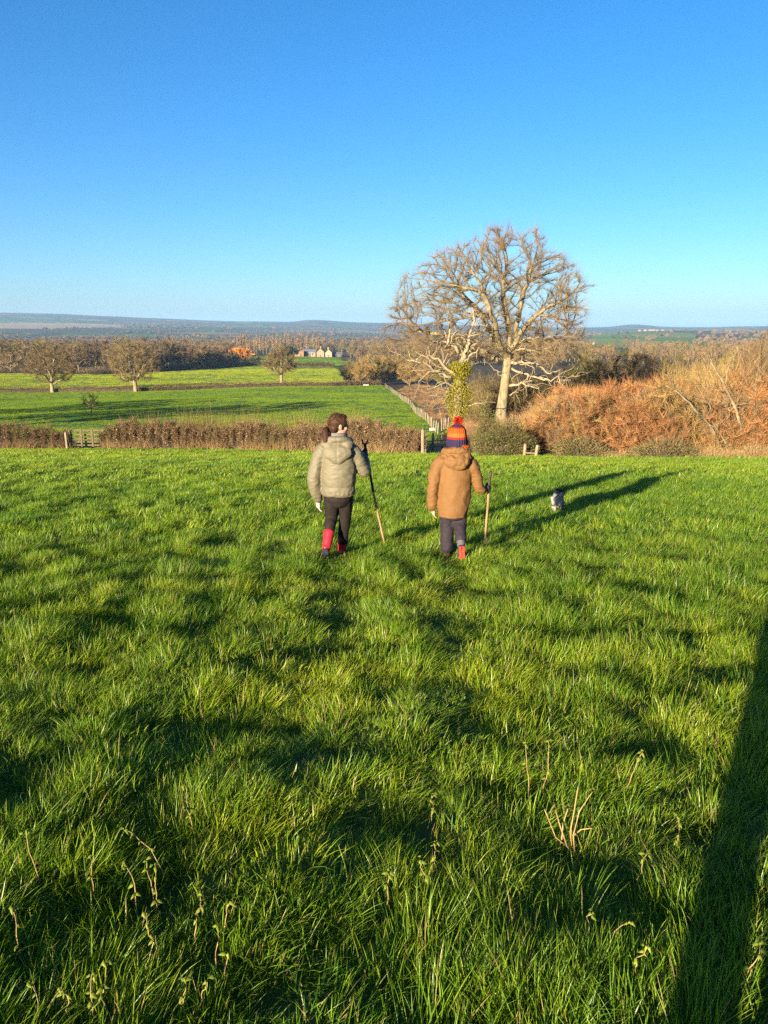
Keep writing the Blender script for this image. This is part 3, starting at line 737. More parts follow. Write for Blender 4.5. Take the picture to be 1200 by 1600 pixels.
# ------------------------------------------------------------------ hedgerow oaks in the valley
def hedgerow_oaks():
    specs = [((82, 613), 538, 44, 21, 'oak standing in the far hedge with a slender upright crown, farthest from the farmhouse'),
             ((212, 612), 533, 42, 22, 'broad oak in the far hedge between two other hedge oaks'),
             ((440, 603.5), 540, 27, 23, 'stunted oak in the far hedge in front of the brick farmhouse')]
    for (px, py), top, half, seed, lab in specs:
        p = G(px, py); hgt = at(px, top, p.y).z - p.z; rad = half / FPX * p.y * 1.02
        m = bare_tree('hedge_oak', seed, hgt, rad, hgt * (0.34 if seed == 23 else 0.24), 0.55, 800, 0.85, 9000, 1.6, 0.045, (BARK_PALE, TWIG_OAK), thick=0.16, sides=7, expo=2.1)
        plant_tree('oak_tree', m, (p.x, p.y, zat(p.x, p.y) - 0.1), 0, 1, lab, 'oak tree', 'oaks in the valley hedge')
    # two more stand left of the picture and throw their shade over the pasture
    m = bare_tree('shade_oak', 31, 13, 8, 3.5, 0.6, 420, 1.1, 5000, 1.5, 0.06, (BARK_OAK, TWIG_OAK), thick=0.16)
    for k, (x, y) in enumerate(((-66, 84), (-79, 92), (-56, 82), (-92, 96))):
        plant_tree('field_oak', m, (x, y, zat(x, y) - 0.1), k * 1.9, 0.9 + 0.1 * k, 'bare oak in the row that shades the pasture beyond the gate', 'oak tree', 'row of oaks shading the pasture')
    # the sapling in the middle field
    p = G(143, 645)
    m = bare_tree('sapling', 41, 3.6, 1.7, 0.8, 0.07, 120, 0.35, 900, 0.6, 0.03, (BARK_DARK, TWIG_BROWN), thick=0.05, sides=5)
    plant_tree('sapling', m, (p.x, p.y, zat(p.x, p.y) - 0.05), 0, 1, 'small scrubby sapling alone in the green pasture beyond the gate', 'sapling')
hedgerow_oaks()

# ------------------------------------------------------------------ hedges
def along(line, step):
    pts = [Vector((p[0], p[1], 0)) for p in line]; out = []
    for a, b in zip(pts[:-1], pts[1:]):
        m = max(1, int((b - a).length / step))
        for s in range(m): out.append(a.lerp(b, s / m))
    out.append(pts[-1]); return out
def hedge(name, line, hgt, wid, label, n_twig, n_leaf, tw=0.012, tl=0.45, leaf=0.046, straw=0, core=BARK_DARK, tmat=TWIG_BROWN, lmat=LEAF_BROWN, green=0.12, seed=1, hvar=0.22):
    g = np.random.default_rng(seed); C = along(line, 0.5); n = len(C)
    o = C[n // 2]; z0 = zat(o.x, o.y); t = empty(name, (o.x, o.y, z0), 0, label, 'hedge')
    cx = np.array([p.x for p in C]); cy = np.array([p.y for p in C])
    tx = np.gradient(cx); ty = np.gradient(cy); tl_ = np.hypot(tx, ty); nx, ny = -ty / tl_, tx / tl_
    hh = hgt * (1 + hvar * fbm(cx, cy, 2.2, seed, 3)); ww = wid * (1 + 0.12 * fbm(cx, cy, 2.6, seed + 5, 2))
    end = np.minimum(np.arange(n), np.arange(n)[::-1]) * 0.5; taper = np.sqrt(np.clip(end / (wid * 0.8), 0.15, 1)); hh *= 0.55 + 0.45 * taper; ww *= taper
    # dark woody core
    prof = [(-0.26, -0.1), (-0.31, 0.30), (-0.24, 0.58), (0, 0.66), (0.24, 0.58), (0.31, 0.30), (0.26, -0.1)]
    V = []
    for i in range(n):
        zg = zat(cx[i], cy[i])
        for (a, b) in prof:
            q = 1 + 0.25 * float(perlin(cx[i] * 1.3 + a * 3, cy[i] * 1.3 + b * 3, seed + 9))
            V.append((cx[i] + nx[i] * a * ww[i] * q - o.x, cy[i] + ny[i] * a * ww[i] * q - o.y, zg - z0 + b * hh[i] * q))
    k = len(prof); F = [[i * k + j, i * k + j + 1, (i + 1) * k + j + 1, (i + 1) * k + j] for i in range(n - 1) for j in range(k - 1)]
    cm = np_mesh('hedge_core', V, [np.array(F)], True); link('woody_core', cm, core, t)
    def shell(m, out=1.0):
        i = g.integers(0, n, m); th = g.uniform(-0.15, np.pi + 0.15, m)
        rad = (1 - 0.45 * g.uniform(0, 1, m) ** 1.5) * out * (1 + 0.24 * fbm(cx[i] + th * 0.8, cy[i] - th * 0.6, 0.45, seed + 2, 2))
        bx = np.cos(th); bz = np.clip(np.sin(th), -0.05, 1)
        bx = np.sign(bx) * np.abs(bx) ** 0.6; bz = np.sign(bz) * np.abs(bz) ** 0.6
        jx = g.uniform(-0.3, 0.3, m)
        x = cx[i] + nx[i] * bx * rad * ww[i] * 0.5 + tx[i] * jx; y = cy[i] + ny[i] * bx * rad * ww[i] * 0.5 + ty[i] * jx
        z = H(x, y) + bz * rad * hh[i] * 0.93
        D = np.stack([nx[i] * bx, ny[i] * bx, bz + 0.4], -1)
        return np.stack([x - o.x, y - o.y, z - z0], -1), D
    P, D = shell(n_twig); D = D + g.normal(0, 0.55, D.shape); D /= np.linalg.norm(D, axis=1, keepdims=True)
    V, F, rn = slivers(P, D, tl * g.uniform(0.4, 1.2, n_twig), tw * g.uniform(0.7, 1.4, n_twig), g.uniform(0, 1, n_twig))
    tm = np_mesh('hedge_twigs', V, [F], False, {'rnd': rn}); tm.materials.append(tmat); tag(link('twigs', tm, None, t), kind='stuff')
    if n_leaf:
        P, D = shell(n_leaf, 1.06)
        patch = fbm(P[:, 0] + o.x, P[:, 1] + o.y, 2.5, seed + 3, 2) > 0.42 - green
        for nm, sel, mt in (('leaves', ~patch, lmat), ('evergreen_leaves', patch, LEAF_GREEN)):
            if sel.sum() < 5: continue
            V, F, rn = leaf_quads(P[sel], leaf * g.uniform(0.6, 1.3, sel.sum()), g, g.uniform(0, 1, sel.sum()))
            lm = np_mesh('hedge_' + nm, V, [F], False, {'rnd': rn}); lm.materials.append(mt); tag(link(nm, lm, None, t), kind='stuff')
    if straw:
        i = g.integers(0, n, straw); side = -np.ones(straw); off = g.uniform(0.25, 0.75, straw)
        keep = fbm(cx[i], cy[i], 1.5, seed + 4, 2) > -0.25; i, side, off = i[keep], side[keep], off[keep]; m = len(i)
        x = cx[i] + nx[i] * side * ww[i] * off + g.normal(0, 0.2, m); y = cy[i] + ny[i] * side * ww[i] * off
        P = np.stack([x - o.x, y - o.y, H(x, y) - z0 - 0.05], -1)
        V, F, rn = slivers(P, rand_dirs(m, g, 3.0), g.uniform(0.3, 0.8, m), 0.022, g.uniform(0, 1, m), g.normal(0, 0.2, (m, 3)))
        sm = np_mesh('hedge_straw', V, [F], False, {'rnd': rn}); sm.materials.append(STRAW); tag(link('dry_grass', sm, None, t), kind='stuff')
    return t
LFT = [(-31, 45.8), (-24, 45.4), (gx(104, 45.2), 45.2)]
RGT = [(gx(164, 45.3), 45.3), (-10, 44.3), (-5, 42.6), (-1, 40.2), (gx(654, 37.9), 37.9)]
hedge('hedge', LFT, 1.5, 1.5, 'low brown hedge standing left of the field gate', 15000, 14000, straw=2600, seed=3)
hedge('hedge', RGT, 1.45, 1.5, 'long brown hedge running behind the girl from the gate to the tall post', 42000, 40000, straw=9000, seed=4, green=0.15)
hedge('hedge', MID_HEDGE, 1.6, 1.6, 'thin dark hedge running across the valley under the oaks', 26000, 0, 0.05, 0.7, seed=6, core=BARK_DARK, tmat=TWIG_BROWN, hvar=0.3)
hedge('hedge', FAR_HEDGE, 2.2, 2.5, 'short distant hedge between the meadow and the farm paddock', 5000, 0, 0.12, 1.2, seed=7, tmat=TWIG_DARK, hvar=0.4)
def tall_dry_grass():
    g = np.random.default_rng(17); C = along(RGT, 0.4); m = 7000
    i = g.integers(0, len(C), m); x = np.array([C[k].x for k in i]) + g.uniform(-0.3, 0.3, m); y = np.array([C[k].y for k in i]) + g.uniform(1.0, 4.5, m)
    keep = (fbm(x, y, 2.5, 91, 2) > -0.25) & (x > -15.5) & (x < -1); x, y = x[keep], y[keep]; m = len(x)
    P = np.stack([x, y, H(x, y) - 0.05], -1)
    V, F, rn = slivers(P, rand_dirs(m, g, 6.0), g.uniform(1.6, 2.6, m), 0.022, g.uniform(0, 1, m), g.normal(0, 0.12, (m, 3)))
    me = np_mesh('reeds', V, [F], False, {'rnd': rn}); me.materials.append(REED)
    tag(link('tall_dry_grass', me), 'tall straw coloured dead grass standing behind the brown hedge', 'dry grass', kind='stuff')
tall_dry_grass()
# ================================================================== scrub, woods and far trees
def stem_clump(seed, n, hgt, spread, tilt, w, sub, subl, mat, lean=(0, 0)):
    """a clump of thin upright stems with side twigs"""
    g = np.random.default_rng(seed)
    a = g.uniform(0, 2 * np.pi, n); r = spread * np.sqrt(g.uniform(0, 1, n))
    P = np.stack([r * np.cos(a), r * np.sin(a), np.full(n, -0.1)], -1)
    D = np.stack([np.cos(a) * tilt * r / spread + g.normal(0, 0.24, n) + lean[0], np.sin(a) * tilt * r / spread + g.normal(0, 0.24, n) + lean[1], np.ones(n)], -1)
    D /= np.linalg.norm(D, axis=1, keepdims=True); L = hgt * g.uniform(0.5, 1.0, n) * (1 - 0.25 * r / spread)
    bend = g.normal(0, 0.07, (n, 3))
    V1, F1, r1 = slivers(P, D, L, w * g.uniform(0.7, 1.5, n), g.uniform(0, 0.7, n), bend)
    k = np.repeat(np.arange(n), sub); m = len(k); t = g.uniform(0.2, 0.97, m)
    P2 = P[k] + (D[k] + bend[k]) * (L[k] * t)[:, None]
    D2 = D[k] * 0.8 + g.normal(0, 0.8, (m, 3)); D2[:, 2] += 0.2; D2 /= np.linalg.norm(D2, axis=1, keepdims=True)
    V2, F2, r2 = slivers(P2, D2, subl * g.uniform(0.4, 1.2, m) * (1.15 - 0.6 * t), w * 0.55 * g.uniform(0.7, 1.4, m), g.uniform(0.2, 1, m), g.normal(0, 0.15, (m, 3)))
    me = np_mesh('stems', np.concatenate([V1, V2]), [np.concatenate([F1, F2 + len(V1)])], False, {'rnd': np.concatenate([r1, r2])})
    me.materials.append(mat); return me
def fill(name, protos, x, y, scl, label, cat, seed, zoff=0.0):
    g = np.random.default_rng(seed); n = len(x)
    rot = np.stack([g.normal(0, 0.06, n), g.normal(0, 0.06, n), g.uniform(0, 6.28, n)], -1)
    return instancer(name, protos, np.stack([x, y, H(x, y) + zoff], -1), rot, scl, g.integers(0, len(protos), n), None, label, cat)
def px_of(x, y):
    z = H0(x, y); d = y * CP + (CAMZ - z) * SP
    return 600 + FPX * x / d
def joined(tr, cr):
    b = bmesh.new(); b.from_mesh(tr); n0 = len(b.faces); b.from_mesh(cr); b.faces.ensure_lookup_table()
    for f in b.faces[n0:]: f.material_index = 1
    me = bpy.data.meshes.new('tree'); b.to_mesh(me); b.free(); me.materials.append(tr.materials[0]); me.materials.append(cr.materials[0]); return me
def thickets():
    g = np.random.default_rng(50)
    # rust coloured stems over the right of the slope
    n = 2600; x = g.uniform(5, 62, n); y = g.uniform(30, 72, n); px = px_of(x, y)
    ok = (y > near_edge_y(x) + 1.0) & (px > 828 + (y - 33) * 0.6) & (px < 1420); ok &= g.uniform(0, 1, n) < np.where(y < 46, 1.0, 0.6)
    x, y, px = x[ok], y[ok], px[ok]
    # how high the thicket reaches in the picture decides how tall it stands
    top = np.interp(px, [815, 850, 900, 960, 1010, 1060, 1120, 1200, 1400], [655, 628, 600, 586, 582, 584, 580, 572, 565]) + 26 * fbm(x, y, 3.2, 51, 2) - 4
    hz = np.array([at(a, b, c).z for a, b, c in zip(px, top, y)]) - H0(x, y)
    s = np.clip(hz * np.clip(0.55 + 0.12 * (y - near_edge_y(x)), 0.35, 1.0), 0.6, 5.2) / 3.0 * g.uniform(0.70, 0.96, len(x))
    bush = [joined(*bare_tree('scrub_bush', 505 + k, 3.0, 1.5, 0.25, 0.05, 150, 0.34, 1500, 0.55, 0.016, (TWIG_BROWN, (TWIG_RUST, TWIG_RUST, TWIG_BROWN, TWIG_GOLD)[k]), up=0.35, thick=0.02, sides=3, shape=0.2)[:2]) for k in range(4)]
    pr = bush + bush[:2] + [stem_clump(500 + k, 40, 3.0, 0.75, 0.6, 0.018, 10, 0.85, TWIG_RUST) for k in range(2)] + [stem_clump(520, 36, 2.8, 0.75, 0.6, 0.018, 10, 0.8, TWIG_GOLD), stem_clump(521, 36, 3.0, 0.7, 0.6, 0.018, 10, 0.8, TWIG_BROWN), stem_clump(522, 30, 3.0, 0.7, 0.6, 0.02, 10, 0.8, TWIG_PALE)]
    fill('rust_thicket', pr, x, y, s, 'dense thicket of rust coloured bare stems on the slope beyond the field', 'thicket', 51)
    # golden-brown taller shrubs at the far right
    n = 700; x = g.uniform(14, 80, n); y = g.uniform(38, 78, n); px = px_of(x, y)
    ok = (px > 1035) & (px < 1420) & (y > near_edge_y(x) + 5); x, y, px = x[ok], y[ok], px[ok]
    top = np.interp(px, [1035, 1060, 1100, 1150, 1200, 1400], [580, 548, 536, 526, 516, 500]) + 26 * fbm(x, y, 4, 55, 2)
    hz = np.array([at(a, b, c).z for a, b, c in zip(px, top, y)]) - H0(x, y)
    pr = [stem_clump(540 + k, 40, 5.0, 1.0, 0.35, 0.022, 9, 1.3, (TWIG_GOLD, TWIG_OLIVE, TWIG_BROWN, TWIG_GOLD)[k]) for k in range(4)]
    fill('golden_thicket', pr, x, y, np.clip(hz, 1.5, 8) / 5.0 * g.uniform(0.92, 1.12, len(x)), 'tall golden-brown willow thicket rising behind the rust coloured stems', 'thicket', 56)
    # pinkish brushwood round the foot of the big oak
    n = 900; x = g.uniform(2, 34, n); y = g.uniform(48, 92, n); px = px_of(x, y)
    ok = (px > 722) & (px < 900) & (y > 44); x, y, px = x[ok], y[ok], px[ok]
    top = np.interp(px, [720, 740, 770, 800, 860, 900], [655, 640, 655, 640, 610, 590]) + 9 * fbm(x, y, 3, 58, 2)
    hz = np.array([at(a, b, c).z for a, b, c in zip(px, top, y)]) - H0(x, y)
    pr = [stem_clump(560 + k, 40, 3.0, 1.0, 0.4, 0.024, 8, 0.9, (TWIG_PALE, TWIG_BROWN, TWIG_RUST, TWIG_BROWN)[k]) for k in range(4)]
    fill('oak_brushwood', pr, x, y, np.clip(hz, 0.8, 7) / 3.0 * g.uniform(0.8, 1.0, len(x)), 'brown brushwood around the foot of the big oak', 'thicket', 59)
    # olive undergrowth hanging under the oak's crown
    n = 520; x = g.uniform(0, 48, n); y = g.uniform(84, 112, n); px = px_of(x, y)
    ok = (px > 738) & (px < 900); x, y, px = x[ok], y[ok], px[ok]
    top = np.interp(px, [655, 700, 760, 820, 900], [596, 580, 562, 566, 580]) + 14 * fbm(x, y, 5, 60, 2)
    hz = np.array([at(a, b, c).z for a, b, c in zip(px, top, y)]) - H0(x, y)
    pr = [stem_clump(570 + k, 40, 5.0, 1.4, 0.4, 0.04, 9, 1.5, (TWIG_OLIVE, TWIG_OAK, TWIG_DARK)[k]) for k in range(3)]
    fill('olive_brushwood', pr, x, y, np.clip(hz, 1.5, 11) / 5.0 * g.uniform(0.75, 1.0, len(x)), 'olive brown undergrowth behind the big oak', 'thicket', 61)
    # low fringe of pale dry growth along the field's edge
    n = 2600; x = g.uniform(8.2, 40, n); y = near_edge_y(x) + g.uniform(-0.3, 2.2, n)
    pr = [stem_clump(580 + k, 34, 0.85, 0.35, 0.5, 0.014, 4, 0.3, (STRAW, TWIG_PALE, TWIG_GOLD)[k]) for k in range(3)]
    fill('dry_fringe', pr, x, y, g.uniform(0.5, 1.25, n) * np.clip(0.7 + 0.5 * fbm(x, y, 1.6, 63, 2), 0.4, 1.3), 'pale dry grass and bramble fringe below the rust coloured thicket', 'dry grass', 64)
    # bracken on the bank right of the fenced track
    n = 1500; P = np.array(Z_BANK); x = g.uniform(P[:, 0].min(), P[:, 0].max(), n); y = g.uniform(P[:, 1].min(), P[:, 1].max(), n); ok = inpoly(x, y, Z_BANK); x, y = x[ok], y[ok]
    pr = [stem_clump(590 + k, 30, 0.9, 0.7, 0.6, 0.03, 4, 0.4, (TWIG_RUST, TWIG_BROWN, STRAW)[k]) for k in range(3)]
    fill('bracken', pr, x, y, g.uniform(0.5, 1.0, len(x)), 'brown dead bracken on the bank beside the fenced track', 'bracken', 65)
thickets()

def evergreen_bush(name, px, py, D, wid, hgt, label, seed, nleaf, leaf=0.05, lm=LEAF_GREEN, twig=TWIG_BROWN):
    g = np.random.default_rng(seed); x = gx(px, D); z = zat(x, D)
    t = empty(name, (x, D, z), 0, label, 'bush')
    q = rand_dirs(nleaf, g); q[:, 2] = np.abs(q[:, 2]); rr_ = g.uniform(0.55, 1.0, nleaf) ** 0.5
    lob = 1 + 0.28 * np.array([mnoise.noise(Vector(v) * 2.2 + Vector((seed, 0, 0))) for v in q])
    P = q * (rr_ * lob)[:, None] * np.array([wid / 2, wid / 2 * 0.8, hgt])
    V, F, rn = leaf_quads(P, leaf * g.uniform(0.6, 1.3, nleaf), g, g.uniform(0, 1, nleaf))
    me = np_mesh('foliage', V, [F], False, {'rnd': rn}); me.materials.append(lm); tag(link('foliage', me, None, t), kind='stuff')
    m = nleaf // 4; D_ = q[:m] + g.normal(0, 0.35, (m, 3)); D_ /= np.linalg.norm(D_, axis=1, keepdims=True)
    V, F, rn = slivers(P[:m] * 0.75, D_, g.uniform(0.3, 0.8, m), 0.014, g.uniform(0, 1, m))
    me = np_mesh('stems', V, [F], False, {'rnd': rn}); me.materials.append(twig); tag(link('stems', me, None, t), kind='stuff')
    b = bmesh.new(); bmesh.ops.create_icosphere(b, subdivisions=3, radius=1)
    for v in b.verts:
        k = 0.62 * (1 + 0.25 * mnoise.noise(v.co * 2.2 + Vector((seed, 0, 0)))); v.co = Vector((v.co.x * wid / 2 * k, v.co.y * wid / 2 * 0.8 * k, max(-0.1, v.co.z) * hgt * k))
    me = bpy.data.meshes.new('core'); b.to_mesh(me); b.free(); link('woody_core', me, BARK_DARK, t)
evergreen_bush('bramble_bush', 790, 712, 34.2, 2.9, 1.55, 'low dark green bramble bush at the field edge behind the child in the bobble hat', 71, 6500, 0.04)
evergreen_bush('holly_bush', 762, 690, 41.0, 1.9, 2.5, 'small upright evergreen bush between the bramble bush and the ivy-clad tree', 72, 3500, 0.045)
evergreen_bush('bramble_bush', 905, 718, 33.2, 2.6, 0.9, 'low bramble patch with green leaves under the rust coloured stems, near the broken rail', 73, 2200, 0.04)
evergreen_bush('bramble_bush', 1040, 720, 32.4, 3.2, 0.8, 'wide low bramble patch half green at the foot of the leaning pale shrub', 74, 2200, 0.04)

# ------------------------------------------------------------------ pale leaning shrub and saplings on the right
def pale_shrub():
    D0 = 33.6; b0 = at(1150, 690, D0); x0 = b0.x; z0 = zat(x0, D0); gg = random.Random(8)
    t = empty('pale_shrub', (x0, D0, z0), 0, 'pale barked shrub with bare stems leaning out of the rust coloured thicket', 'shrub')
    def loc(px, py, dy=0.0): p = at(px, py, D0 + dy); return Vector((p.x - x0, p.y - D0, p.z - z0))
    for pts, r, dy in [([(1128, 705), (1110, 665), (1085, 640), (1062, 615), (1040, 602)], 0.075, -0.8), ([(1064, 618), (1050, 600), (1042, 585)], 0.03, -0.6), ([(1055, 612), (1054, 585)], 0.022, -0.4),
                       ([(1166, 705), (1158, 670), (1150, 640), (1136, 612), (1126, 590), (1112, 568), (1110, 560)], 0.085, -0.6), ([(1135, 612), (1118, 607), (1096, 602)], 0.03, -0.9), ([(1133, 600), (1136, 575), (1145, 565)], 0.03, 0.4),
                       ([(1112, 645), (1107, 630), (1075, 618)], 0.03, -0.5), ([(1150, 640), (1130, 634), (1115, 630)], 0.025, -0.5), ([(1150, 632), (1172, 630), (1182, 640)], 0.025, 0.4), ([(1138, 700), (1120, 670), (1100, 655), (1088, 650)], 0.05, -1.0),
                       ([(1182, 705), (1180, 660), (1180, 600)], 0.04, 0.3), ([(1195, 705), (1190, 650), (1182, 600)], 0.035, 0.5), ([(1150, 705), (1146, 668), (1130, 655)], 0.04, 0.2)]:
        b = MB(); P = [loc(p[0], p[1], dy * i / (len(pts) - 1)) for i, p in enumerate(pts)]; fine = []
        for a, c in zip(P[:-1], P[1:]):
            for s in range(3): fine.append(a.lerp(c, s / 3) + Vector((gg.gauss(0, 0.02), gg.gauss(0, 0.03), gg.gauss(0, 0.02))) * (1 if s else 0))
        fine.append(P[-1]); nn = len(fine)
        b.tube(fine, [r * (1 - 0.7 * i / (nn - 1)) for i in range(nn)], 6)
        for i in range(2, nn):
            for _ in range(2):
                d = (fine[i] - fine[i - 1]).normalized() + Vector((gg.gauss(0, 0.5), gg.gauss(0, 0.5), gg.gauss(0.3, 0.4)))
                p1 = fine[i] + d.normalized() * gg.uniform(0.2, 0.5); p2 = p1 + (d.normalized() + Vector((gg.gauss(0, 0.3), gg.gauss(0, 0.3), 0.3))).normalized() * gg.uniform(0.2, 0.5)
                b.tube([fine[i], p1, p2], [0.010, 0.007, 0.003], 3)
        b.build('branch', BARK_PALE, t, True)
    m = bare_tree('edge_sapling', 81, 7.2, 1.5, 1.6, 0.07, 150, 0.4, 1500, 0.9, 0.016, (BARK_DARK, TWIG_BROWN), up=0.8, thick=0.03, sides=5)
    for k, (px, D_, s, lab) in enumerate(((1187, 43.0, 1.0, 'slim dark sapling standing over the pale leaning shrub'), (1160, 49.0, 0.98, 'slim dark sapling half hidden behind the golden willow thicket'))):
        x = gx(px, D_); plant_tree('sapling', m, (x, D_, zat(x, D_)), k * 2.1, s, lab, 'sapling', 'saplings over the thicket')
pale_shrub()

# ------------------------------------------------------------------ woods
def wood_protos():
    P = []
    spec = [(601, 16, 6.5, TWIG_BROWN), (602, 18, 6.0, TWIG_GREY), (603, 15, 7.0, TWIG_OAK), (604, 17, 6.0, TWIG_OLIVE), (605, 14, 6.0, TWIG_BROWN), (606, 16, 5.5, TWIG_DARK)]
    for s, h, r, tm in spec:
        P.append(bare_tree('wood_tree', s, h, r, h * 0.24, 0.34, 170, 1.6, 1500, 2.4, 0.10, (BARK_OAK, tm), thick=0.13, sides=4, up=0.5, shape=0.5))
    return P
WP = wood_protos()
WJ = [joined(a, b) for a, b, _, _ in WP]
def tree_on(px, py, D=None): 
    p = G(px, py) if D is None else Vector((gx(px, D), D, 0)); return p.x, p.y
WOOD_LABELS = ['warm brown bare tree in the front row of the wood', 'grey bare tree in the front row of the wood', 'broad tan bare tree in the front row of the wood',
               'olive tinted bare tree in the front row of the wood', 'round brown bare tree in the front row of the wood', 'dark bare tree in the front row of the wood']
def woods():
    g = np.random.default_rng(77); first = {}
    # the wood behind the bright meadow: its front rows tree by tree
    edge = gp([(-140, 584), (0, 583), (150, 584.5), (200, 582), (300, 577), (384, 571.5)])
    C = along(edge, 6.0)
    for row in range(4):
        for i, p in enumerate(C):
            if i % 1 or g.uniform() < 0.30: continue
            x = p.x + g.normal(0, 2.5); y = p.y + 5 + row * 14 + g.normal(0, 3.0)
            px = px_of(x, y)
            if px < -60: continue
            k = int(g.integers(0, 6)); s = g.uniform(0.72, 1.12) * (1.0 if px < 300 else np.interp(px, [300, 350, 390], [0.95, 0.7, 0.35])) * np.interp(row, [0, 3], [0.85, 1.1])
            t = plant_tree('wood_tree', WP[k], (x, y, zat(x, y) - 0.3), g.uniform(0, 6.28), s, WOOD_LABELS[k] if row == 0 else WOOD_LABELS[k].replace('front row', 'crowded second ranks'), 'tree', 'trees of the wood behind the meadow')
    # brush at the wood's foot
    n = 900; i = g.integers(0, len(C), n); x = np.array([C[k].x for k in i]) + g.normal(0, 3, n); y = np.array([C[k].y for k in i]) + g.uniform(0, 30, n)
    pr = [stem_clump(640 + k, 40, 4.0, 2.0, 0.5, 0.12, 6, 1.8, (TWIG_BROWN, TWIG_DARK)[k]) for k in range(2)]
    fill('wood_undergrowth', pr, x, y, g.uniform(0.4, 1.0, n), 'dark brushwood along the foot of the wood', 'undergrowth', 78)
    # the rest of the wood and the tree cover of the valley floor
    n = 6200; r = np.sqrt(g.uniform(430 ** 2, 1500 ** 2, n)); a = g.uniform(R(-36), R(36), n); x, y = r * np.sin(a), r * np.cos(a); px = px_of(x, y)
    py = 800 + FPX * 0  # picture row from the ground
    zz = H0(x, y); dep = y * CP + (CAMZ - zz) * SP; row = 800 - FPX * ((zz - CAMZ) * CP + y * SP) / dep
    lim = np.interp(px, [-200, 0, 300, 384, 390, 470, 530, 545, 620, 1000, 1300], [583, 582, 576, 570, 553, 551, 552, 562, 575, 575, 575])
    ok = (row < lim - 1.0)
    ok &= ~((px > 380) & (px < 545) & (row > 551))
    ok &= fbm(x, y, 150, 79, 3) > -0.32 + 0.5 * sstep(900, 1500, r) - 0.5 * (px < 400) * (r < 800)
    ok &= ~((px > 350) & (px < 400) & (r < 640))
    ok &= ~inpoly(x, y, Z_FIELD3) & ~inpoly(x, y, Z_FIELD4) & ~inpoly(x, y, Z_HILLSIDE)
    ok &= ~((px > 905) & (px < 1100) & (r > 650) & (g.uniform(0, 1, n) < 0.75))
    x, y, px = x[ok], y[ok], px[ok]; s = g.uniform(0.6, 1.05, len(x)) * np.where(y > 900, 0.85, 1.0)
    s *= np.interp(px, [0, 380, 430, 520, 600], [1, 0.9, 0.72, 0.72, 0.9])
    fill('valley_woods', WJ, x, y, s, 'brown winter woods spread over the valley floor', 'woods', 80, -0.4)
    # farther tree cover: hedgerows and copses out to the hills
    cj = []
    for k, tm in enumerate((TWIG_BROWN, TWIG_GREY, TWIG_DARK, LEAF_CONIFER)):
        q = np.random.default_rng(650 + k); m = 220; d = rand_dirs(m, q); d[:, 2] = np.abs(d[:, 2])
        V, F, rn = slivers(d * np.array([5, 5, 7]) * q.uniform(0.3, 1, (m, 1)), rand_dirs(m, q, 0.8), 4.0 * q.uniform(0.5, 1, m), 0.8, q.uniform(0, 1, m)); me = np_mesh('far_tree', V, [F], False, {'rnd': rn}); me.materials.append(tm); cj.append(me)
    n = 26000; r = 1300 * (8500 / 1300) ** g.uniform(0, 1, n); a = g.uniform(R(-36), R(36), n); x, y = r * np.sin(a), r * np.cos(a)
    v = np.abs(fbm(x, y, 420, 81, 2)); cop = fbm(x, y, 520, 82, 2)
    ok = ((v < 0.055) | (cop > 0.36)) & (r < 5200) & ~inpoly(x, y, Z_STUBBLE) & (~inpoly(x, y, Z_HILLSIDE) | (v < 0.02)); x, y, r = x[ok], y[ok], r[ok]
    m = len(x); idx = np.where(g.uniform(0, 1, m) < 0.10, 3, g.integers(0, 3, m))
    instancer('far_copses', cj, np.stack([x, y, H(x, y)], -1), np.stack([np.zeros(m), np.zeros(m), g.uniform(0, 6.28, m)], -1), g.uniform(0.6, 1.2, m), idx, None, 'distant hedgerows and copses fading towards the blue hills', 'woods')
    # yellow-brown willow clump right of the bright meadow
    bt = [bare_tree('willow', 660 + k, 9.5, 5.0, 0.8, 0.16, 150, 1.0, 3200, 2.0, 0.05, (BARK_OAK, TWIG_GOLD if k else TWIG_OLIVE), up=1.1, thick=0.10, sides=4, shape=0.2) for k in range(2)]
    lab = ['golden-brown willow in the clump at the end of the valley hedge', 'olive willow in the clump at the end of the valley hedge']
    for k, (px, py, s) in enumerate([(548, 600, 0.86), (566, 602, 0.95), (585, 601, 1.0), (603, 600, 1.02), (622, 600, 1.0), (640, 603, 0.95), (556, 596, 0.95), (576, 595, 1.05), (598, 594, 1.1), (620, 594, 1.1), (648, 596, 1.05), (668, 600, 1.0), (690, 606, 0.9)]):
        p = G(px, py); plant_tree('willow_tree', bt[k % 2], (p.x, p.y, zat(p.x, p.y) - 0.2), k * 1.3, s, lab[1 - (k % 2)], 'willow', 'willow clump at the hedge end')
    # trees behind the rust coloured thicket
    dk = [bare_tree('copse_tree', 680 + k, 12, 4.6, 2.4, 0.24, 240, 0.9, 4200, 1.5, 0.04, (BARK_DARK, (TWIG_GREY, TWIG_OLIVE, TWIG_DARK)[k]), up=0.7, thick=0.10, sides=5) for k in range(3)]
    cl = ['grey-brown bare tree in the copse behind the rust coloured thicket', 'olive-brown bare tree in the copse behind the rust coloured thicket', 'dark bare tree in the copse behind the rust coloured thicket']
    for k, (px, D_, top) in enumerate([(880, 118, 566), (902, 112, 556), (925, 120, 552), (948, 112, 550), (968, 122, 545), (990, 114, 541), (1012, 120, 552), (1034, 116, 556), (1060, 124, 556), (1090, 120, 552), (1125, 122, 548), (1160, 120, 545), (1195, 124, 540), (915, 140, 546), (1000, 142, 548), (955, 145, 550), (1050, 140, 552)]):
        x = gx(px, D_); z = zat(x, D_); h = at(px, top, D_).z - z
        plant_tree('copse_tree', dk[k % 3], (x, D_, z - 0.3), k * 0.9, h / 12, cl[k % 3], 'tree', 'copse behind the thicket')
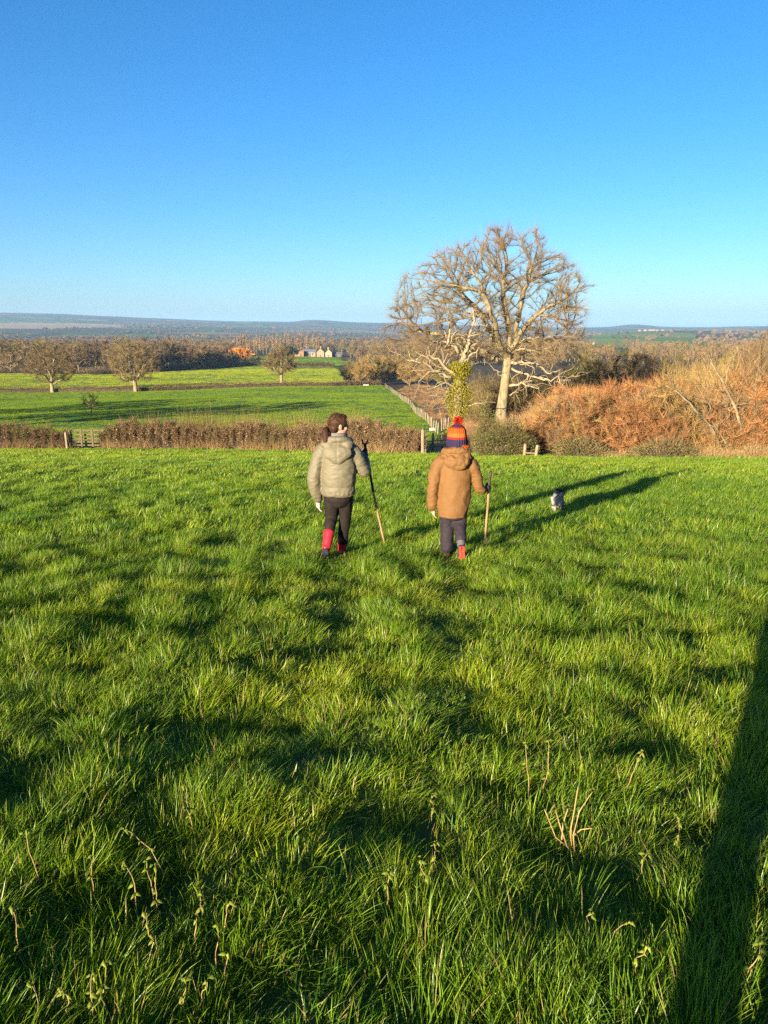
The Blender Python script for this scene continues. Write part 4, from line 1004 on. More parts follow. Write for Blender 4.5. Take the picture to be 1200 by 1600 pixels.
    # poplars by the farm, orange willow, dark evergreen trees
    po = bare_tree('poplar', 700, 26, 2.0, 5, 0.3, 160, 0.9, 1100, 2.6, 0.16, (BARK_PALE, TWIG_POPLAR), up=2.6, thick=0.14, sides=4, shape=1.6)
    for k in range(26):
        px = 372 + k * 5.1 + g.normal(0, 1.2); D_ = 830 + g.uniform(-10, 60); x = gx(px, D_)
        plant_tree('poplar_tree', po, (x, D_, zat(x, D_) - 0.5), g.uniform(0, 6), g.uniform(0.72, 0.98) * np.interp(px, [370, 440, 500], [0.95, 0.95, 1.0]), 'tall slender pale poplar in the row behind the farm', 'poplar', 'poplar row behind the farm')
    ow = bare_tree('orange_willow', 710, 10, 7.5, 1.2, 0.3, 160, 1.4, 3000, 2.6, 0.14, (BARK_OAK, TWIG_ORANGE), up=0.9, thick=0.12, sides=4, shape=0.2)
    for k, px in enumerate((371, 384)):
        x = gx(px, 600); plant_tree('willow_tree', ow, (x, 600, zat(x, 600) - 0.2), k * 2.2, (1.0, 0.9)[k], ('bright orange willow nearer the dark end of the wood', 'bright orange willow nearer the farm')[k], 'willow')
    x = gx(452, 735)
    m = bare_tree('yew', 720, 9, 7, 1.2, 0.3, 140, 1.4, 2500, 2.0, 0.5, (BARK_DARK, LEAF_CONIFER), thick=0.12, sides=4)
    plant_tree('yew_tree', m, (x, 735, zat(x, 735)), 0, 1, 'dark evergreen tree left of the brick barn', 'evergreen')
woods()
# ================================================================== farm, fences, gate
BRICK = mottled('red_brick', (0.24, 0.10, 0.05), (0.32, 0.15, 0.08), 2.0, 0.9, 0.2)
BRICK_PALE = mottled('pale_brick', (0.22, 0.12, 0.07), (0.28, 0.165, 0.10), 2.0, 0.9, 0.2)
RENDER_CREAM = mottled('cream_render', (0.22, 0.165, 0.11), (0.29, 0.22, 0.15), 1.0, 0.9, 0.1)
SHEET_GREY = mottled('grey_sheet_roof', (0.10, 0.11, 0.13), (0.16, 0.17, 0.19), 0.8, 0.6, 0.1)
SLATE = mottled('slate_roof', (0.08, 0.075, 0.075), (0.14, 0.125, 0.12), 1.5, 0.7, 0.1)
TILE_RED = mottled('clay_tile_roof', (0.20, 0.09, 0.05), (0.30, 0.14, 0.08), 2.0, 0.85, 0.1)
BLACK_BOARD = mottled('black_boarding', (0.02, 0.022, 0.026), (0.04, 0.042, 0.05), 2.0, 0.8, 0.1)
GLASS = NT('window_glass').pbr((0.03, 0.035, 0.04), 0.08, 0.6)
FRAME_WHITE = mottled('white_paint', (0.36, 0.35, 0.33), (0.46, 0.45, 0.43), 3, 0.6, 0)
POST_WOOD = mottled('weathered_post', (0.13, 0.10, 0.065), (0.26, 0.21, 0.145), 12, 0.9, 0.4, 0.01, stretch=(1, 1, 0.2))
GATE_WOOD = mottled('gate_timber', (0.06, 0.045, 0.03), (0.12, 0.088, 0.06), 10, 0.9, 0.4, 0.01)
WIRE = mottled('fence_wire', (0.25, 0.25, 0.24), (0.35, 0.35, 0.34), 20, 0.5, 0)
DARK_WOOD = mottled('dark_timber', (0.06, 0.05, 0.04), (0.12, 0.10, 0.07), 12, 0.9, 0.4, 0.01)

def building(name, px0, px1, D, eave, ridge, depth, wall, roof, label, rz=0.0, gable_front=False, windows=(), chimney=None, door=None):
    """a farm building: wall shell with gables, overhanging roof, openings facing the viewer (-y)"""
    xa, xb = gx(px0, D), gx(px1, D); cx = (xa + xb) / 2; w2 = (xb - xa) / 2; z = min(zat(xa, D), zat(xb, D)) - 0.2
    t = empty(name, (cx, D, z), rz, label, 'building'); d2 = depth / 2
    b = MB()
    if gable_front:
        front = [(-w2, 0), (w2, 0), (w2, eave), (0, ridge), (-w2, eave)]
        n = 5; b.add([(p[0], -d2, p[1]) for p in front] + [(p[0], d2, p[1]) for p in front], [tuple(range(n)), tuple(range(2 * n - 1, n - 1, -1))] + [(k, k + n, (k + 1) % n + n, (k + 1) % n) for k in range(n)])
        wl = b.build('wall', wall, t); r = MB(); o = 0.35; th = 0.18
        for s in (-1, 1):
            q = [(s * (w2 + o), eave - o * (ridge - eave) / w2 + 0.05), (0, ridge + 0.05), (0, ridge + th + 0.05), (s * (w2 + o), eave - o * (ridge - eave) / w2 + th + 0.05)]
            r.add([(p[0], -d2 - o, p[1]) for p in q] + [(p[0], d2 + o, p[1]) for p in q], [(0, 1, 2, 3), (7, 6, 5, 4), (0, 4, 5, 1), (1, 5, 6, 2), (2, 6, 7, 3), (3, 7, 4, 0)])
    else:
        side = [(-d2, 0), (d2, 0), (d2, eave), (0, ridge), (-d2, eave)]; n = 5
        b.add([(-w2, p[0], p[1]) for p in side] + [(w2, p[0], p[1]) for p in side], [tuple(range(n - 1, -1, -1)), tuple(range(n, 2 * n))] + [(k, (k + 1) % n, (k + 1) % n + n, k + n) for k in range(n)])
        wl = b.build('wall', wall, t); r = MB(); o = 0.4; th = 0.18
        for s in (-1, 1):
            q = [(s * (d2 + o), eave - o * (ridge - eave) / d2 + 0.05), (0, ridge + 0.05), (0, ridge + th + 0.05), (s * (d2 + o), eave - o * (ridge - eave) / d2 + th + 0.05)]
            r.add([(-w2 - o, p[0], p[1]) for p in q] + [(w2 + o, p[0], p[1]) for p in q], [(3, 2, 1, 0), (4, 5, 6, 7), (1, 5, 4, 0), (2, 6, 5, 1), (3, 7, 6, 2), (0, 4, 7, 3)])
    rf = r.build('roof', roof, t)
    for (wx, wz, ww, wh) in windows:
        f = MB(); y0 = -d2 - 0.05
        for a, c in (((wx - ww / 2 - 0.1, y0 - 0.05, wz - 0.1), (wx - ww / 2, y0 + 0.1, wz + wh + 0.1)), ((wx + ww / 2, y0 - 0.05, wz - 0.1), (wx + ww / 2 + 0.1, y0 + 0.1, wz + wh + 0.1)),
                     ((wx - ww / 2, y0 - 0.05, wz + wh), (wx + ww / 2, y0 + 0.1, wz + wh + 0.1)), ((wx - ww / 2, y0 - 0.05, wz - 0.1), (wx + ww / 2, y0 + 0.1, wz)), ((wx - 0.04, y0 - 0.04, wz), (wx + 0.04, y0 + 0.1, wz + wh))): f.box(a, c)
        fo = f.build('window', FRAME_WHITE, t); g_ = MB(); g_.box((wx - ww / 2, y0 - 0.0, wz), (wx + ww / 2, y0 + 0.04, wz + wh)); g_.build('pane', GLASS, fo)
    if door:
        dx, dw, dh, dm = door; b = MB(); b.box((dx - dw / 2, -d2 - 0.08, 0), (dx + dw / 2, -d2 + 0.02, dh)); b.box((dx - 0.05, -d2 - 0.12, 0.02), (dx + 0.05, -d2 - 0.08, dh - 0.05)); b.build('door', dm, t)
    for c in (chimney or ()):
        b = MB(); b.box((c - 0.6, -0.5, ridge - 0.8), (c + 0.6, 0.5, ridge + 1.8)); b.box((c - 0.7, -0.6, ridge + 1.1), (c + 0.7, 0.6, ridge + 2.05)); ch = b.build('chimney', BRICK, rf)
    return t
building('brick_barn', 461, 475, 742, 4.2, 6.0, 8, BRICK, TILE_RED, 'low orange brick barn at the end of the farm beside the evergreen', windows=[(-1.5, 2, 1.2, 1.4)], door=(2.0, 2.4, 3.2, DARK_WOOD))
building('farm_shed', 475.5, 494, 752, 4.2, 6.8, 14, mottled('weathered_boarding', (0.16, 0.12, 0.09), (0.24, 0.18, 0.13), 2, 0.9, 0.2), SHEET_GREY, 'long farm shed with grey sheet roof between the brick barn and the house', windows=[(-3, 1.5, 1.6, 2.4), (3, 1.5, 1.6, 2.4)], door=(0, 2.6, 3.6, DARK_WOOD))
building('farmhouse', 495.5, 507, 748, 4.6, 8.0, 9, BRICK_PALE, TILE_RED, 'brick farmhouse with gable and chimney in the middle of the farm', gable_front=True, windows=[(-1.7, 1.2, 1.1, 1.5), (1.7, 1.2, 1.1, 1.5), (-1.7, 3.2, 1.0, 1.0), (1.7, 3.2, 1.0, 1.0)], chimney=[0], door=(0, 1.1, 2.1, DARK_WOOD))
building('farmhouse', 509, 519, 744, 4.4, 7.2, 9, RENDER_CREAM, SLATE, 'cream rendered gabled house next to the black shed', gable_front=True, windows=[(-1.4, 1.2, 1.0, 1.4), (1.4, 1.2, 1.0, 1.4), (0, 3.6, 1.0, 1.1)], chimney=[-0.6], door=(0, 1.0, 2.1, DARK_WOOD))
building('black_shed', 520.5, 535, 750, 2.8, 4.8, 10, BLACK_BOARD, SLATE, 'low black boarded shed at the right end of the farm', door=(1.5, 3.0, 3.0, DARK_WOOD))
def far_house(px, py, D, w, h, label):
    p = at(px, py, D); z = zat(p.x, D); t = empty('far_house', (p.x, D, z), 0.3, label, 'house')
    b = MB(); b.box((-w / 2, -h / 2, -1), (w / 2, h / 2, h)); b.build('wall', RENDER_CREAM, t)
    b = MB(); b.add([(-w / 2 - 0.5, -h / 2 - 0.6, h), (w / 2 + 0.5, -h / 2 - 0.6, h), (w / 2 + 0.5, h / 2 + 0.6, h), (-w / 2 - 0.5, h / 2 + 0.6, h), (-w / 2 - 0.5, 0, h * 1.6), (w / 2 + 0.5, 0, h * 1.6)], [(0, 1, 5, 4), (2, 3, 4, 5), (0, 4, 3), (1, 2, 5), (3, 2, 1, 0)]); b.build('roof', SLATE, t)
for px, D, w_ in ((1008, 3150, 11), (1015, 3200, 9), (1020, 3120, 12), (1026, 3260, 10), (1035, 3220, 9), (999, 3240, 9)):
    far_house(px, 521, D, w_, 5, 'tiny pale house of the hillside hamlet on the horizon')
for o in [q for q in COL.objects if q.name.startswith('far_house')]: o['group'] = 'houses of the hillside hamlet'
far_house(925, 533, 1500, 9, 4.5, 'single pale house in the valley beyond the copse')

# ------------------------------------------------------------------ fences
def post_mesh(h, r, seed, square=False):
    g = random.Random(seed); b = MB(); n = 4 if square else 7
    pts = [(0, 0, -0.3), (g.gauss(0, 0.004), 0, h * 0.5), (g.gauss(0, 0.008), g.gauss(0, 0.008), h - r * 0.6), (g.gauss(0, 0.008), g.gauss(0, 0.008), h)]
    b.tube(pts, [r * 1.03, r, r * 0.98, r * 0.62], n); return b.mesh('post')
PM = [post_mesh(1.2, 0.06, k) for k in range(4)]
for m_ in PM: m_.materials.append(POST_WOOD)
def fence(name, line, step, label, wires=3, hs=1.0, seed=0, rails=False):
    g = random.Random(seed); C = along(line, step); o = C[0]; z0 = zat(o.x, o.y)
    t = empty(name, (o.x, o.y, z0), 0, label, 'fence'); tops = []
    for k, p in enumerate(C):
        z = zat(p.x, p.y) - z0; q = link('post', PM[k % 4], None, t, (p.x - o.x, p.y - o.y, z)); s = hs * g.uniform(0.9, 1.08)
        q.scale = (1.1, 1.1, s); q.rotation_euler = (g.gauss(0, 0.04), g.gauss(0, 0.04), g.uniform(0, 6)); tops.append(Vector((p.x - o.x, p.y - o.y, z)))
    for wv in range(wires):
        b = MB(); b.tube([q + Vector((0, 0, (0.35 + 0.35 * wv) * hs)) for q in tops], 0.008 if not rails else 0.025, 4); b.build('rail' if rails else 'wire', POST_WOOD if rails else WIRE, t)
    return t
fence('post_fence', FENCE_LINE, 3.8, 'long weathered post fence climbing beside the grassy track down the valley', 3, 1.0, 1)
L2 = [(p[0] + 2.6, p[1] - 0.5) for p in FENCE_LINE]
fence('post_fence', gp([(690, 673), (700, 668)]) , 2.2, 'short run of posts beside the track end near the ivy-clad tree', 2, 1.0, 2)
# tall gatepost where the long hedge ends, rails across the gap
def lone_post(px, py, D, h, r, label, name='gate_post'):
    x = gx(px, D); m = post_mesh(h, r, int(px)); o = link(name, m, POST_WOOD, None, (x, D, zat(x, D))); return tag(o, label, 'post')
lone_post(660, 712, 37.0, 1.25, 0.075, 'tall pale wooden post where the long brown hedge ends')
fence('rail_fence', [(gx(664, 38.2), 38.2), (gx(676, 40.5), 40.5), (gx(692, 42), 42)], 1.6, 'short dark rail fence closing the gap beside the tall pale post', 2, 0.9, 3, True)
lone_post(105, 697, 44.2, 1.05, 0.07, 'short pale gatepost in front of the left hedge beside the gate')
fence('broken_rail', [(gx(819, 33.1), 33.1), (gx(837, 33.0), 33.0)], 0.55, 'stub of grey post and rail fence beside the bramble bush', 1, 0.5, 4, True)
# low white trough by the track
def trough(px, py, label, w=1.5, s=1.0):
    p = G(px, py); t = empty('water_trough', (p.x, p.y, zat(p.x, p.y)), 0.5, label, 'trough')
    b = MB(); b.box((-w / 2, -0.3, 0), (w / 2, -0.22, 0.5)); b.box((-w / 2, 0.22, 0), (w / 2, 0.3, 0.5)); b.box((-w / 2, -0.22, 0), (-w / 2 + 0.08, 0.22, 0.5)); b.box((w / 2 - 0.08, -0.22, 0), (w / 2, 0.22, 0.5)); b.box((-w / 2 + 0.08, -0.22, 0.02), (w / 2 - 0.08, 0.22, 0.1))
    t.scale = (1, s, s)
    b.build('basin', FRAME_WHITE, t); b = MB(); b.box((-w / 2 + 0.08, -0.22, 0.1), (w / 2 - 0.08, 0.22, 0.42)); b.build('water', GLASS, t)
trough(675, 673, 'white water trough beside the fenced track', 0.5, 0.5)
trough(572, 602.5, 'white trough at the end of the valley hedge by the willow clump', 1.8, 0.8)

def field_gate():
    D_ = 45.4; xa, xb = gx(112, D_), gx(164, D_); z = zat((xa + xb) / 2, D_); wd = xb - xa
    t = empty('field_gate', (xa, D_, z), math.atan2(0, 1), 'five-bar brown wooden field gate in the gap between the two hedges', 'gate')
    for k, h in enumerate((0.22, 0.42, 0.62, 0.86, 1.12)):
        b = MB(); b.box((0, -0.025, h - 0.045), (wd, 0.025, h + 0.045)); b.build('bar', GATE_WOOD, t)
    for x in (0.05, wd * 0.33, wd * 0.66, wd - 0.05):
        b = MB(); b.box((x - 0.045, -0.06, 0.12), (x + 0.045, -0.027, 1.2)); b.build('upright', GATE_WOOD, t)
    b = MB(); b.tube([(0.05, 0.045, 0.2), (wd * 0.66, 0.045, 1.1)], 0.035, 4); b.build('brace', GATE_WOOD, t)
    lone_post(164, 697, D_ - 0.1, 1.15, 0.07, 'gatepost at the long hedge on which the wooden field gate closes')
    lone_post(111, 697, D_ - 0.1, 1.15, 0.07, 'gatepost at the left hedge on which the wooden field gate hangs')
field_gate()
# ================================================================== people and dog
def loft(chain, sides=18, side=(1, 0, 0), flat=False):
    """closed tube through (centre, rx, ry) rings; rx along `side`, ry across it"""
    C = [Vector(c[0]) for c in chain]; V = []; F = []; n = len(C); sd = Vector(side)
    rings = []
    for i in range(n):
        t = (C[min(i + 1, n - 1)] - C[max(i - 1, 0)]).normalized()
        a = (sd - t * sd.dot(t))
        if a.length < 0.2: a = Vector((0, 1, 0)) - t * t.y
        a.normalize(); b = t.cross(a); rings.append((C[i], t, a, b, chain[i][1], chain[i][2]))
    first, last = rings[0], rings[-1]
    def cap(r, s):
        c, t, a, b, rx, ry = r; m = min(rx, ry) * (0.06 if flat and s < 0 else 1)
        return [(c + t * s * m * 0.55, t, a, b, rx * 0.72, ry * 0.72), (c + t * s * m * 0.80, t, a, b, rx * 0.36, ry * 0.36)]
    R_ = list(reversed(cap(first, -1))) + rings + cap(last, 1)
    for c, t, a, b, rx, ry in R_:
        for k in range(sides):
            th = 2 * math.pi * k / sides; V.append(c + a * math.cos(th) * rx + b * math.sin(th) * ry)
    for i in range(len(R_) - 1):
        for k in range(sides): F.append((i * sides + k, i * sides + (k + 1) % sides, (i + 1) * sides + (k + 1) % sides, (i + 1) * sides + k))
    F.append(tuple(range(sides - 1, -1, -1))); F.append(tuple((len(R_) - 1) * sides + k for k in range(sides)))
    return V, F
def limb(pts, sides=14):
    """(x, y, z, r) joints, densified so that the limb bends smoothly"""
    P = [Vector(p[:3]) for p in pts]; Rr = [p[3] for p in pts]; out = []
    n = len(P)
    for i in range(n - 1):
        p0, p1, p2, p3 = P[max(i - 1, 0)], P[i], P[i + 1], P[min(i + 2, n - 1)]
        for s in range(5):
            t = s / 5; q = 0.5 * ((2 * p1) + (p2 - p0) * t + (2 * p0 - 5 * p1 + 4 * p2 - p3) * t * t + (-p0 + 3 * p1 - 3 * p2 + p3) * t ** 3)
            r = Rr[i] + (Rr[i + 1] - Rr[i]) * (t * t * (3 - 2 * t)); out.append((q, r, r))
    out.append((P[-1], Rr[-1], Rr[-1])); return loft(out, sides)
def ellipsoid(c, r, rot=None, seg=20, rings=12):
    V = []; F = []; c = Vector(c)
    for i in range(1, rings):
        ph = math.pi * i / rings
        for k in range(seg):
            th = 2 * math.pi * k / seg; v = Vector((r[0] * math.sin(ph) * math.cos(th), r[1] * math.sin(ph) * math.sin(th), r[2] * math.cos(ph)))
            if rot is not None: v = rot @ v
            V.append(c + v)
    top = Vector((0, 0, r[2])); bot = Vector((0, 0, -r[2]))
    if rot is not None: top = rot @ top; bot = rot @ bot
    V += [c + top, c + bot]; a, b = len(V) - 2, len(V) - 1
    for i in range(rings - 2):
        for k in range(seg): F.append((i * seg + k, (i + 1) * seg + k, (i + 1) * seg + (k + 1) % seg, i * seg + (k + 1) % seg))
    for k in range(seg): F.append((a, k, (k + 1) % seg)); F.append((b, (rings - 2) * seg + (k + 1) % seg, (rings - 2) * seg + k))
    return V, F
def torus(c, R1, r1, r2, rot=None, seg=28, n=10, sq=1.0):
    V = []; F = []; c = Vector(c)
    for i in range(seg):
        th = 2 * math.pi * i / seg; d = Vector((math.cos(th), math.sin(th) * sq, 0))
        for k in range(n):
            ph = 2 * math.pi * k / n; v = d * (R1 + r1 * math.cos(ph)) + Vector((0, 0, r2 * math.sin(ph)))
            if rot is not None: v = rot @ v
            V.append(c + v)
    for i in range(seg):
        for k in range(n): F.append((i * n + k, ((i + 1) % seg) * n + k, ((i + 1) % seg) * n + (k + 1) % n, i * n + (k + 1) % n))
    return V, F
def fuse(shapes, voxel, smooth=4, name='fused'):
    """one continuous skin over overlapping shapes"""
    b = MB()
    for v, f in shapes: b.add(v, f)
    o = bpy.data.objects.new('tmp', b.mesh('tmp')); COL.objects.link(o)
    bm = bmesh.new(); bm.from_mesh(o.data); bmesh.ops.recalc_face_normals(bm, faces=bm.faces); bm.to_mesh(o.data); bm.free()
    m = o.modifiers.new('r', 'REMESH'); m.mode = 'VOXEL'; m.voxel_size = voxel; m.use_smooth_shade = True
    if smooth: q = o.modifiers.new('s', 'SMOOTH'); q.iterations = smooth; q.factor = 0.5
    dg = bpy.context.evaluated_depsgraph_get(); me = bpy.data.meshes.new_from_object(o.evaluated_get(dg)); me.name = name
    old = o.data; bpy.data.objects.remove(o); bpy.data.meshes.remove(old)
    me.polygons.foreach_set('use_smooth', np.ones(len(me.polygons), bool)); return me
def wrinkle(me, fn):
    n = len(me.vertices); co = np.zeros(n * 3); me.vertices.foreach_get('co', co); co = co.reshape(-1, 3)
    no = np.zeros(n * 3); me.vertices.foreach_get('normal', no); no = no.reshape(-1, 3)
    d = np.array([fn(Vector(p), Vector(q)) for p, q in zip(co, no)]); co += no * d[:, None]
    me.vertices.foreach_set('co', co.ravel()); me.update(); return me
def cloth(name, c1, c2, scale=6, weave=260, rough=0.8, spec=0.25, bump=0.05):
    k = NT(name); v = k.coord(); f = k.noise(v, scale, 4); w_ = k.noise(v, weave, 2)
    cr = k.n('TexNoise'); cr.inputs['Scale'].default_value = 17; cr.inputs['Detail'].default_value = 3; cr.inputs['Distortion'].default_value = 1.6; k.l(k.mapping(v, (1, 1, 1.7)), cr.inputs['Vector'])
    crease = k.math('ABSOLUTE', k.math('SUBTRACT', cr.outputs['Fac'], 0.5))
    nb = k.bump(k.math('ADD', k.math('MULTIPLY', crease, 6.0), k.math('MULTIPLY', w_, 0.3)), bump * 7, 0.004)
    return k.pbr(k.mix(0.25, k.ramp(f, [(0.3, c1), (0.7, c2)]), k.ramp(w_, [(0.3, c1), (0.7, c2)])), rough, spec, nb)
SKIN = mottled('skin', (0.29, 0.16, 0.11), (0.34, 0.20, 0.14), 20, 0.55, 0.05, 0.002, 0.35)
EYE = NT('eye_dark').pbr((0.02, 0.015, 0.012), 0.15, 0.5)
LIPS = NT('lips').pbr((0.42, 0.15, 0.13), 0.5, 0.3)
SAGE = cloth('sage_jacket', (0.092, 0.083, 0.054), (0.108, 0.096, 0.063), 5, 300, 0.6, 0.3)
LINING = cloth('mauve_lining', (0.09, 0.072, 0.075), (0.12, 0.10, 0.10), 30, 300)
TROUSER_G = cloth('dark_brown_trousers', (0.007, 0.0042, 0.004), (0.011, 0.007, 0.0065), 8)
BOOT_RED = mottled('red_rubber', (0.27, 0.008, 0.018), (0.33, 0.014, 0.024), 15, 0.35, 0.05, 0.002, 0.5)
RUBBER = mottled('black_rubber', (0.012, 0.014, 0.020), (0.03, 0.034, 0.045), 20, 0.4, 0.1, 0.002, 0.5)
GLOVE_BLUE = cloth('dark_blue_glove', (0.045, 0.055, 0.085), (0.08, 0.09, 0.125), 40, 400)
GLOVE_BLACK = cloth('black_glove', (0.014, 0.014, 0.016), (0.03, 0.03, 0.034), 40, 400)
GLOVE_WHITE = cloth('pale_glove', (0.20, 0.18, 0.18), (0.26, 0.24, 0.24), 40, 400)
TAN = cloth('tan_coat', (0.112, 0.055, 0.0175), (0.130, 0.065, 0.021), 5, 260, 0.75)
TROUSER_B = cloth('plum_grey_trousers', (0.014, 0.010, 0.0155), (0.021, 0.016, 0.023), 8)
KNIT_NAVY = cloth('navy_knit', (0.018, 0.017, 0.045), (0.03, 0.029, 0.07), 60, 200, 0.95, 0.1, 0.5)
KNIT_ORANGE = cloth('orange_knit', (0.40, 0.06, 0.008), (0.48, 0.10, 0.018), 60, 200, 0.95, 0.1, 0.5)
GREY_BOOT = cloth('grey_boot_fabric', (0.04, 0.04, 0.045), (0.09, 0.09, 0.10), 20)
SOLE_RED = mottled('red_orange_tread', (0.36, 0.035, 0.02), (0.44, 0.07, 0.04), 25, 0.6, 0.1, 0.002)
k_ = NT('auburn_hair'); v_ = k_.mapping(k_.coord(), (90, 90, 8)); f_ = k_.noise(v_, 1.0, 3)
HAIR = k_.pbr(k_.ramp(f_, [(0.3, (0.012, 0.005, 0.003)), (0.6, (0.034, 0.014, 0.007)), (0.8, (0.09, 0.042, 0.018))]), 0.62, 0.18, k_.bump(f_, 0.8, 0.004))
def knit_hat_mat():
    k = NT('striped_bobble_knit'); z = k.n('SeparateXYZ'); k.l(k.coord(), z.inputs[0])
    h = k.math('MULTIPLY', k.math('SUBTRACT', z.outputs[2], 1.145), 1 / 0.21)
    col = k.ramp(h, [(0.0, (0.022, 0.020, 0.055)), (0.30, (0.26, 0.018, 0.012)), (0.40, (0.36, 0.10, 0.02)), (0.58, (0.42, 0.062, 0.008)), (0.80, (0.20, 0.015, 0.012)), (0.86, (0.022, 0.020, 0.055))], 'CONSTANT')
    at_ = k.n('Math'); at_.operation = 'ARCTAN2'; xs = k.math('SUBTRACT', z.outputs[0], 0.01); ys = k.math('SUBTRACT', z.outputs[1], 0.02); k.l(ys, at_.inputs[0]); k.l(xs, at_.inputs[1])
    rib = k.math('SINE', k.math('MULTIPLY', at_.outputs[0], 34.0)); st = k.math('SINE', k.math('MULTIPLY', z.outputs[2], 900.0))
    return k.pbr(k.mix(k.math('MULTIPLY', k.math('ADD', rib, 1.0), 0.16), col, (0.02, 0.01, 0.02)), 0.95, 0.1, k.bump(k.math('ADD', rib, k.math('MULTIPLY', st, 0.4)), 0.6, 0.004))

def grip_hand(centre, axis, frm, s=1.0, fat=1.0, hand=1, wr=None):
    """hand closed round a stick: centre on the stick, axis up along it, frm = point of the wrist"""
    c = Vector(centre); w_ = Vector(axis).normalized(); a = (c - Vector(frm)); a = (a - w_ * a.dot(w_)).normalized(); n = w_.cross(a) * hand
    out = []; off = 0.024 * s
    palm = c - a * off * 0.9 - n * 0.004
    out.append(limb([(*Vector(frm), 0.021 * s * fat), (*(Vector(frm).lerp(palm, 0.5)), 0.024 * s * fat), (*palm, 0.026 * s * fat), (*(palm + a * 0.004), 0.02 * s * fat)]))
    out.append(ellipsoid(palm - a * 0.008, (0.017 * s * fat, 0.017 * s * fat, 0.036 * s)))
    for i in range(4):
        z = w_ * ((1.5 - i) * 0.0175 * s); rr_ = (0.0082, 0.0088, 0.0085, 0.0072)[i] * s * fat; L = (1.0, 1.1, 1.02, 0.85)[i]
        pts = []
        for th in (200, 240, 285, 330, 360 + 15 * L, 360 + 50 * L):
            q = R(th); pts.append(c + z + (a * math.cos(q) * -1 * -1 + 0 * n) * 0 + (a * math.cos(q) + n * math.sin(q) * -1) * (0.0215 * s))
        out.append(limb([(*p, rr_ * (1 - 0.06 * j)) for j, p in enumerate(pts)], 10))
    th_ = [palm + w_ * 0.022 * s + n * 0.012, c + w_ * 0.036 * s + n * 0.022 * s - a * 0.006, c + w_ * 0.046 * s + n * 0.012 * s + a * 0.012 * s, c + w_ * 0.046 * s - n * 0.004 * s + a * 0.020 * s]
    out.append(limb([(*p, 0.0098 * s * fat * (1 - 0.07 * j)) for j, p in enumerate(th_)], 10))
    return out
def open_hand(wrist, d, palm_n, s=1.0, fat=1.0, thumb=1):
    """relaxed hand hanging along d, palm facing palm_n, fingers a little curled"""
    w0 = Vector(wrist); d = Vector(d).normalized(); p = Vector(palm_n); p = (p - d * p.dot(d)).normalized(); x = d.cross(p) * thumb; out = []
    out.append(limb([(*w0, 0.022 * s * fat), (*(w0 + d * 0.03 * s), 0.024 * s * fat), (*(w0 + d * 0.062 * s), 0.024 * s * fat)]))
    for k in (-1, 1): out.append(ellipsoid(w0 + d * 0.048 * s + x * k * 0.014 * s, (0.020 * s * fat, 0.016 * s * fat, 0.03 * s)))
    for i in range(4):
        b = w0 + d * 0.066 * s + x * (1.5 - i) * 0.0165 * s; L = (0.060, 0.068, 0.063, 0.050)[i] * s
        pts = [b, b + (d + p * 0.12).normalized() * L * 0.42, b + (d + p * 0.32).normalized() * L * 0.75, b + (d + p * 0.55).normalized() * L]
        out.append(limb([(*q, (0.0085 - 0.0005 * j) * s * fat) for j, q in enumerate(pts)], 10))
    b = w0 + d * 0.022 * s + x * 0.022 * s
    out.append(limb([(*b, 0.011 * s * fat), (*(b + (d + x * 0.9 + p * 0.3).normalized() * 0.024 * s), 0.0098 * s * fat), (*(b + (d * 1.1 + x * 0.7 + p * 0.5).normalized() * 0.052 * s), 0.0082 * s * fat)], 10))
    return out
def head_shapes(c, yaw, s=1.0):
    M = Matrix.Rotation(yaw, 3, 'Z'); c = Vector(c)
    def q(v): return c + M @ (Vector(v) * s)
    sh = [ellipsoid(c + M @ Vector((0, -0.010, 0.020)) * s, (0.074 * s, 0.092 * s, 0.092 * s), M), ellipsoid(q((0, 0.022, -0.045)), (0.056 * s, 0.062 * s, 0.066 * s), M), ellipsoid(q((0, 0.052, -0.088)), (0.026 * s, 0.024 * s, 0.02 * s), M)]
    sh.append(limb([(*q((0, 0.078, 0.012)), 0.008 * s), (*q((0, 0.094, -0.022)), 0.011 * s), (*q((0, 0.088, -0.034)), 0.012 * s)], 10))
    for k in (-1, 1):
        sh.append(ellipsoid(q((k * 0.076, -0.008, -0.012)), (0.008 * s, 0.018 * s, 0.03 * s), M)); sh.append(ellipsoid(q((k * 0.036, 0.056, -0.032)), (0.022 * s, 0.02 * s, 0.022 * s), M))
    return sh, q, M
def face_parts(q, M, s, parent):
    for k in (-1, 1):
        b = MB(); b.add(*ellipsoid(q((k * 0.030, 0.073, 0.004)), (0.011 * s, 0.007 * s, 0.006 * s), M, 12, 8)); b.build('eye', EYE, parent, True)
    b = MB(); b.add(*ellipsoid(q((0, 0.080, -0.062)), (0.020 * s, 0.008 * s, 0.006 * s), M, 12, 8)); b.build('mouth', LIPS, parent, True)
def folds(seed, amp, sc_, zs=1.0):
    def f(p, n):
        q = Vector((p.x * sc_ + seed, p.y * sc_, p.z * sc_ * zs)); a = mnoise.noise(q); b = mnoise.noise(q * 2.1 + Vector((3, 1, 7)))
        return amp * ((1 - abs(a) * 2.0) * 0.7 + b * 0.5 - 0.3)
    return f

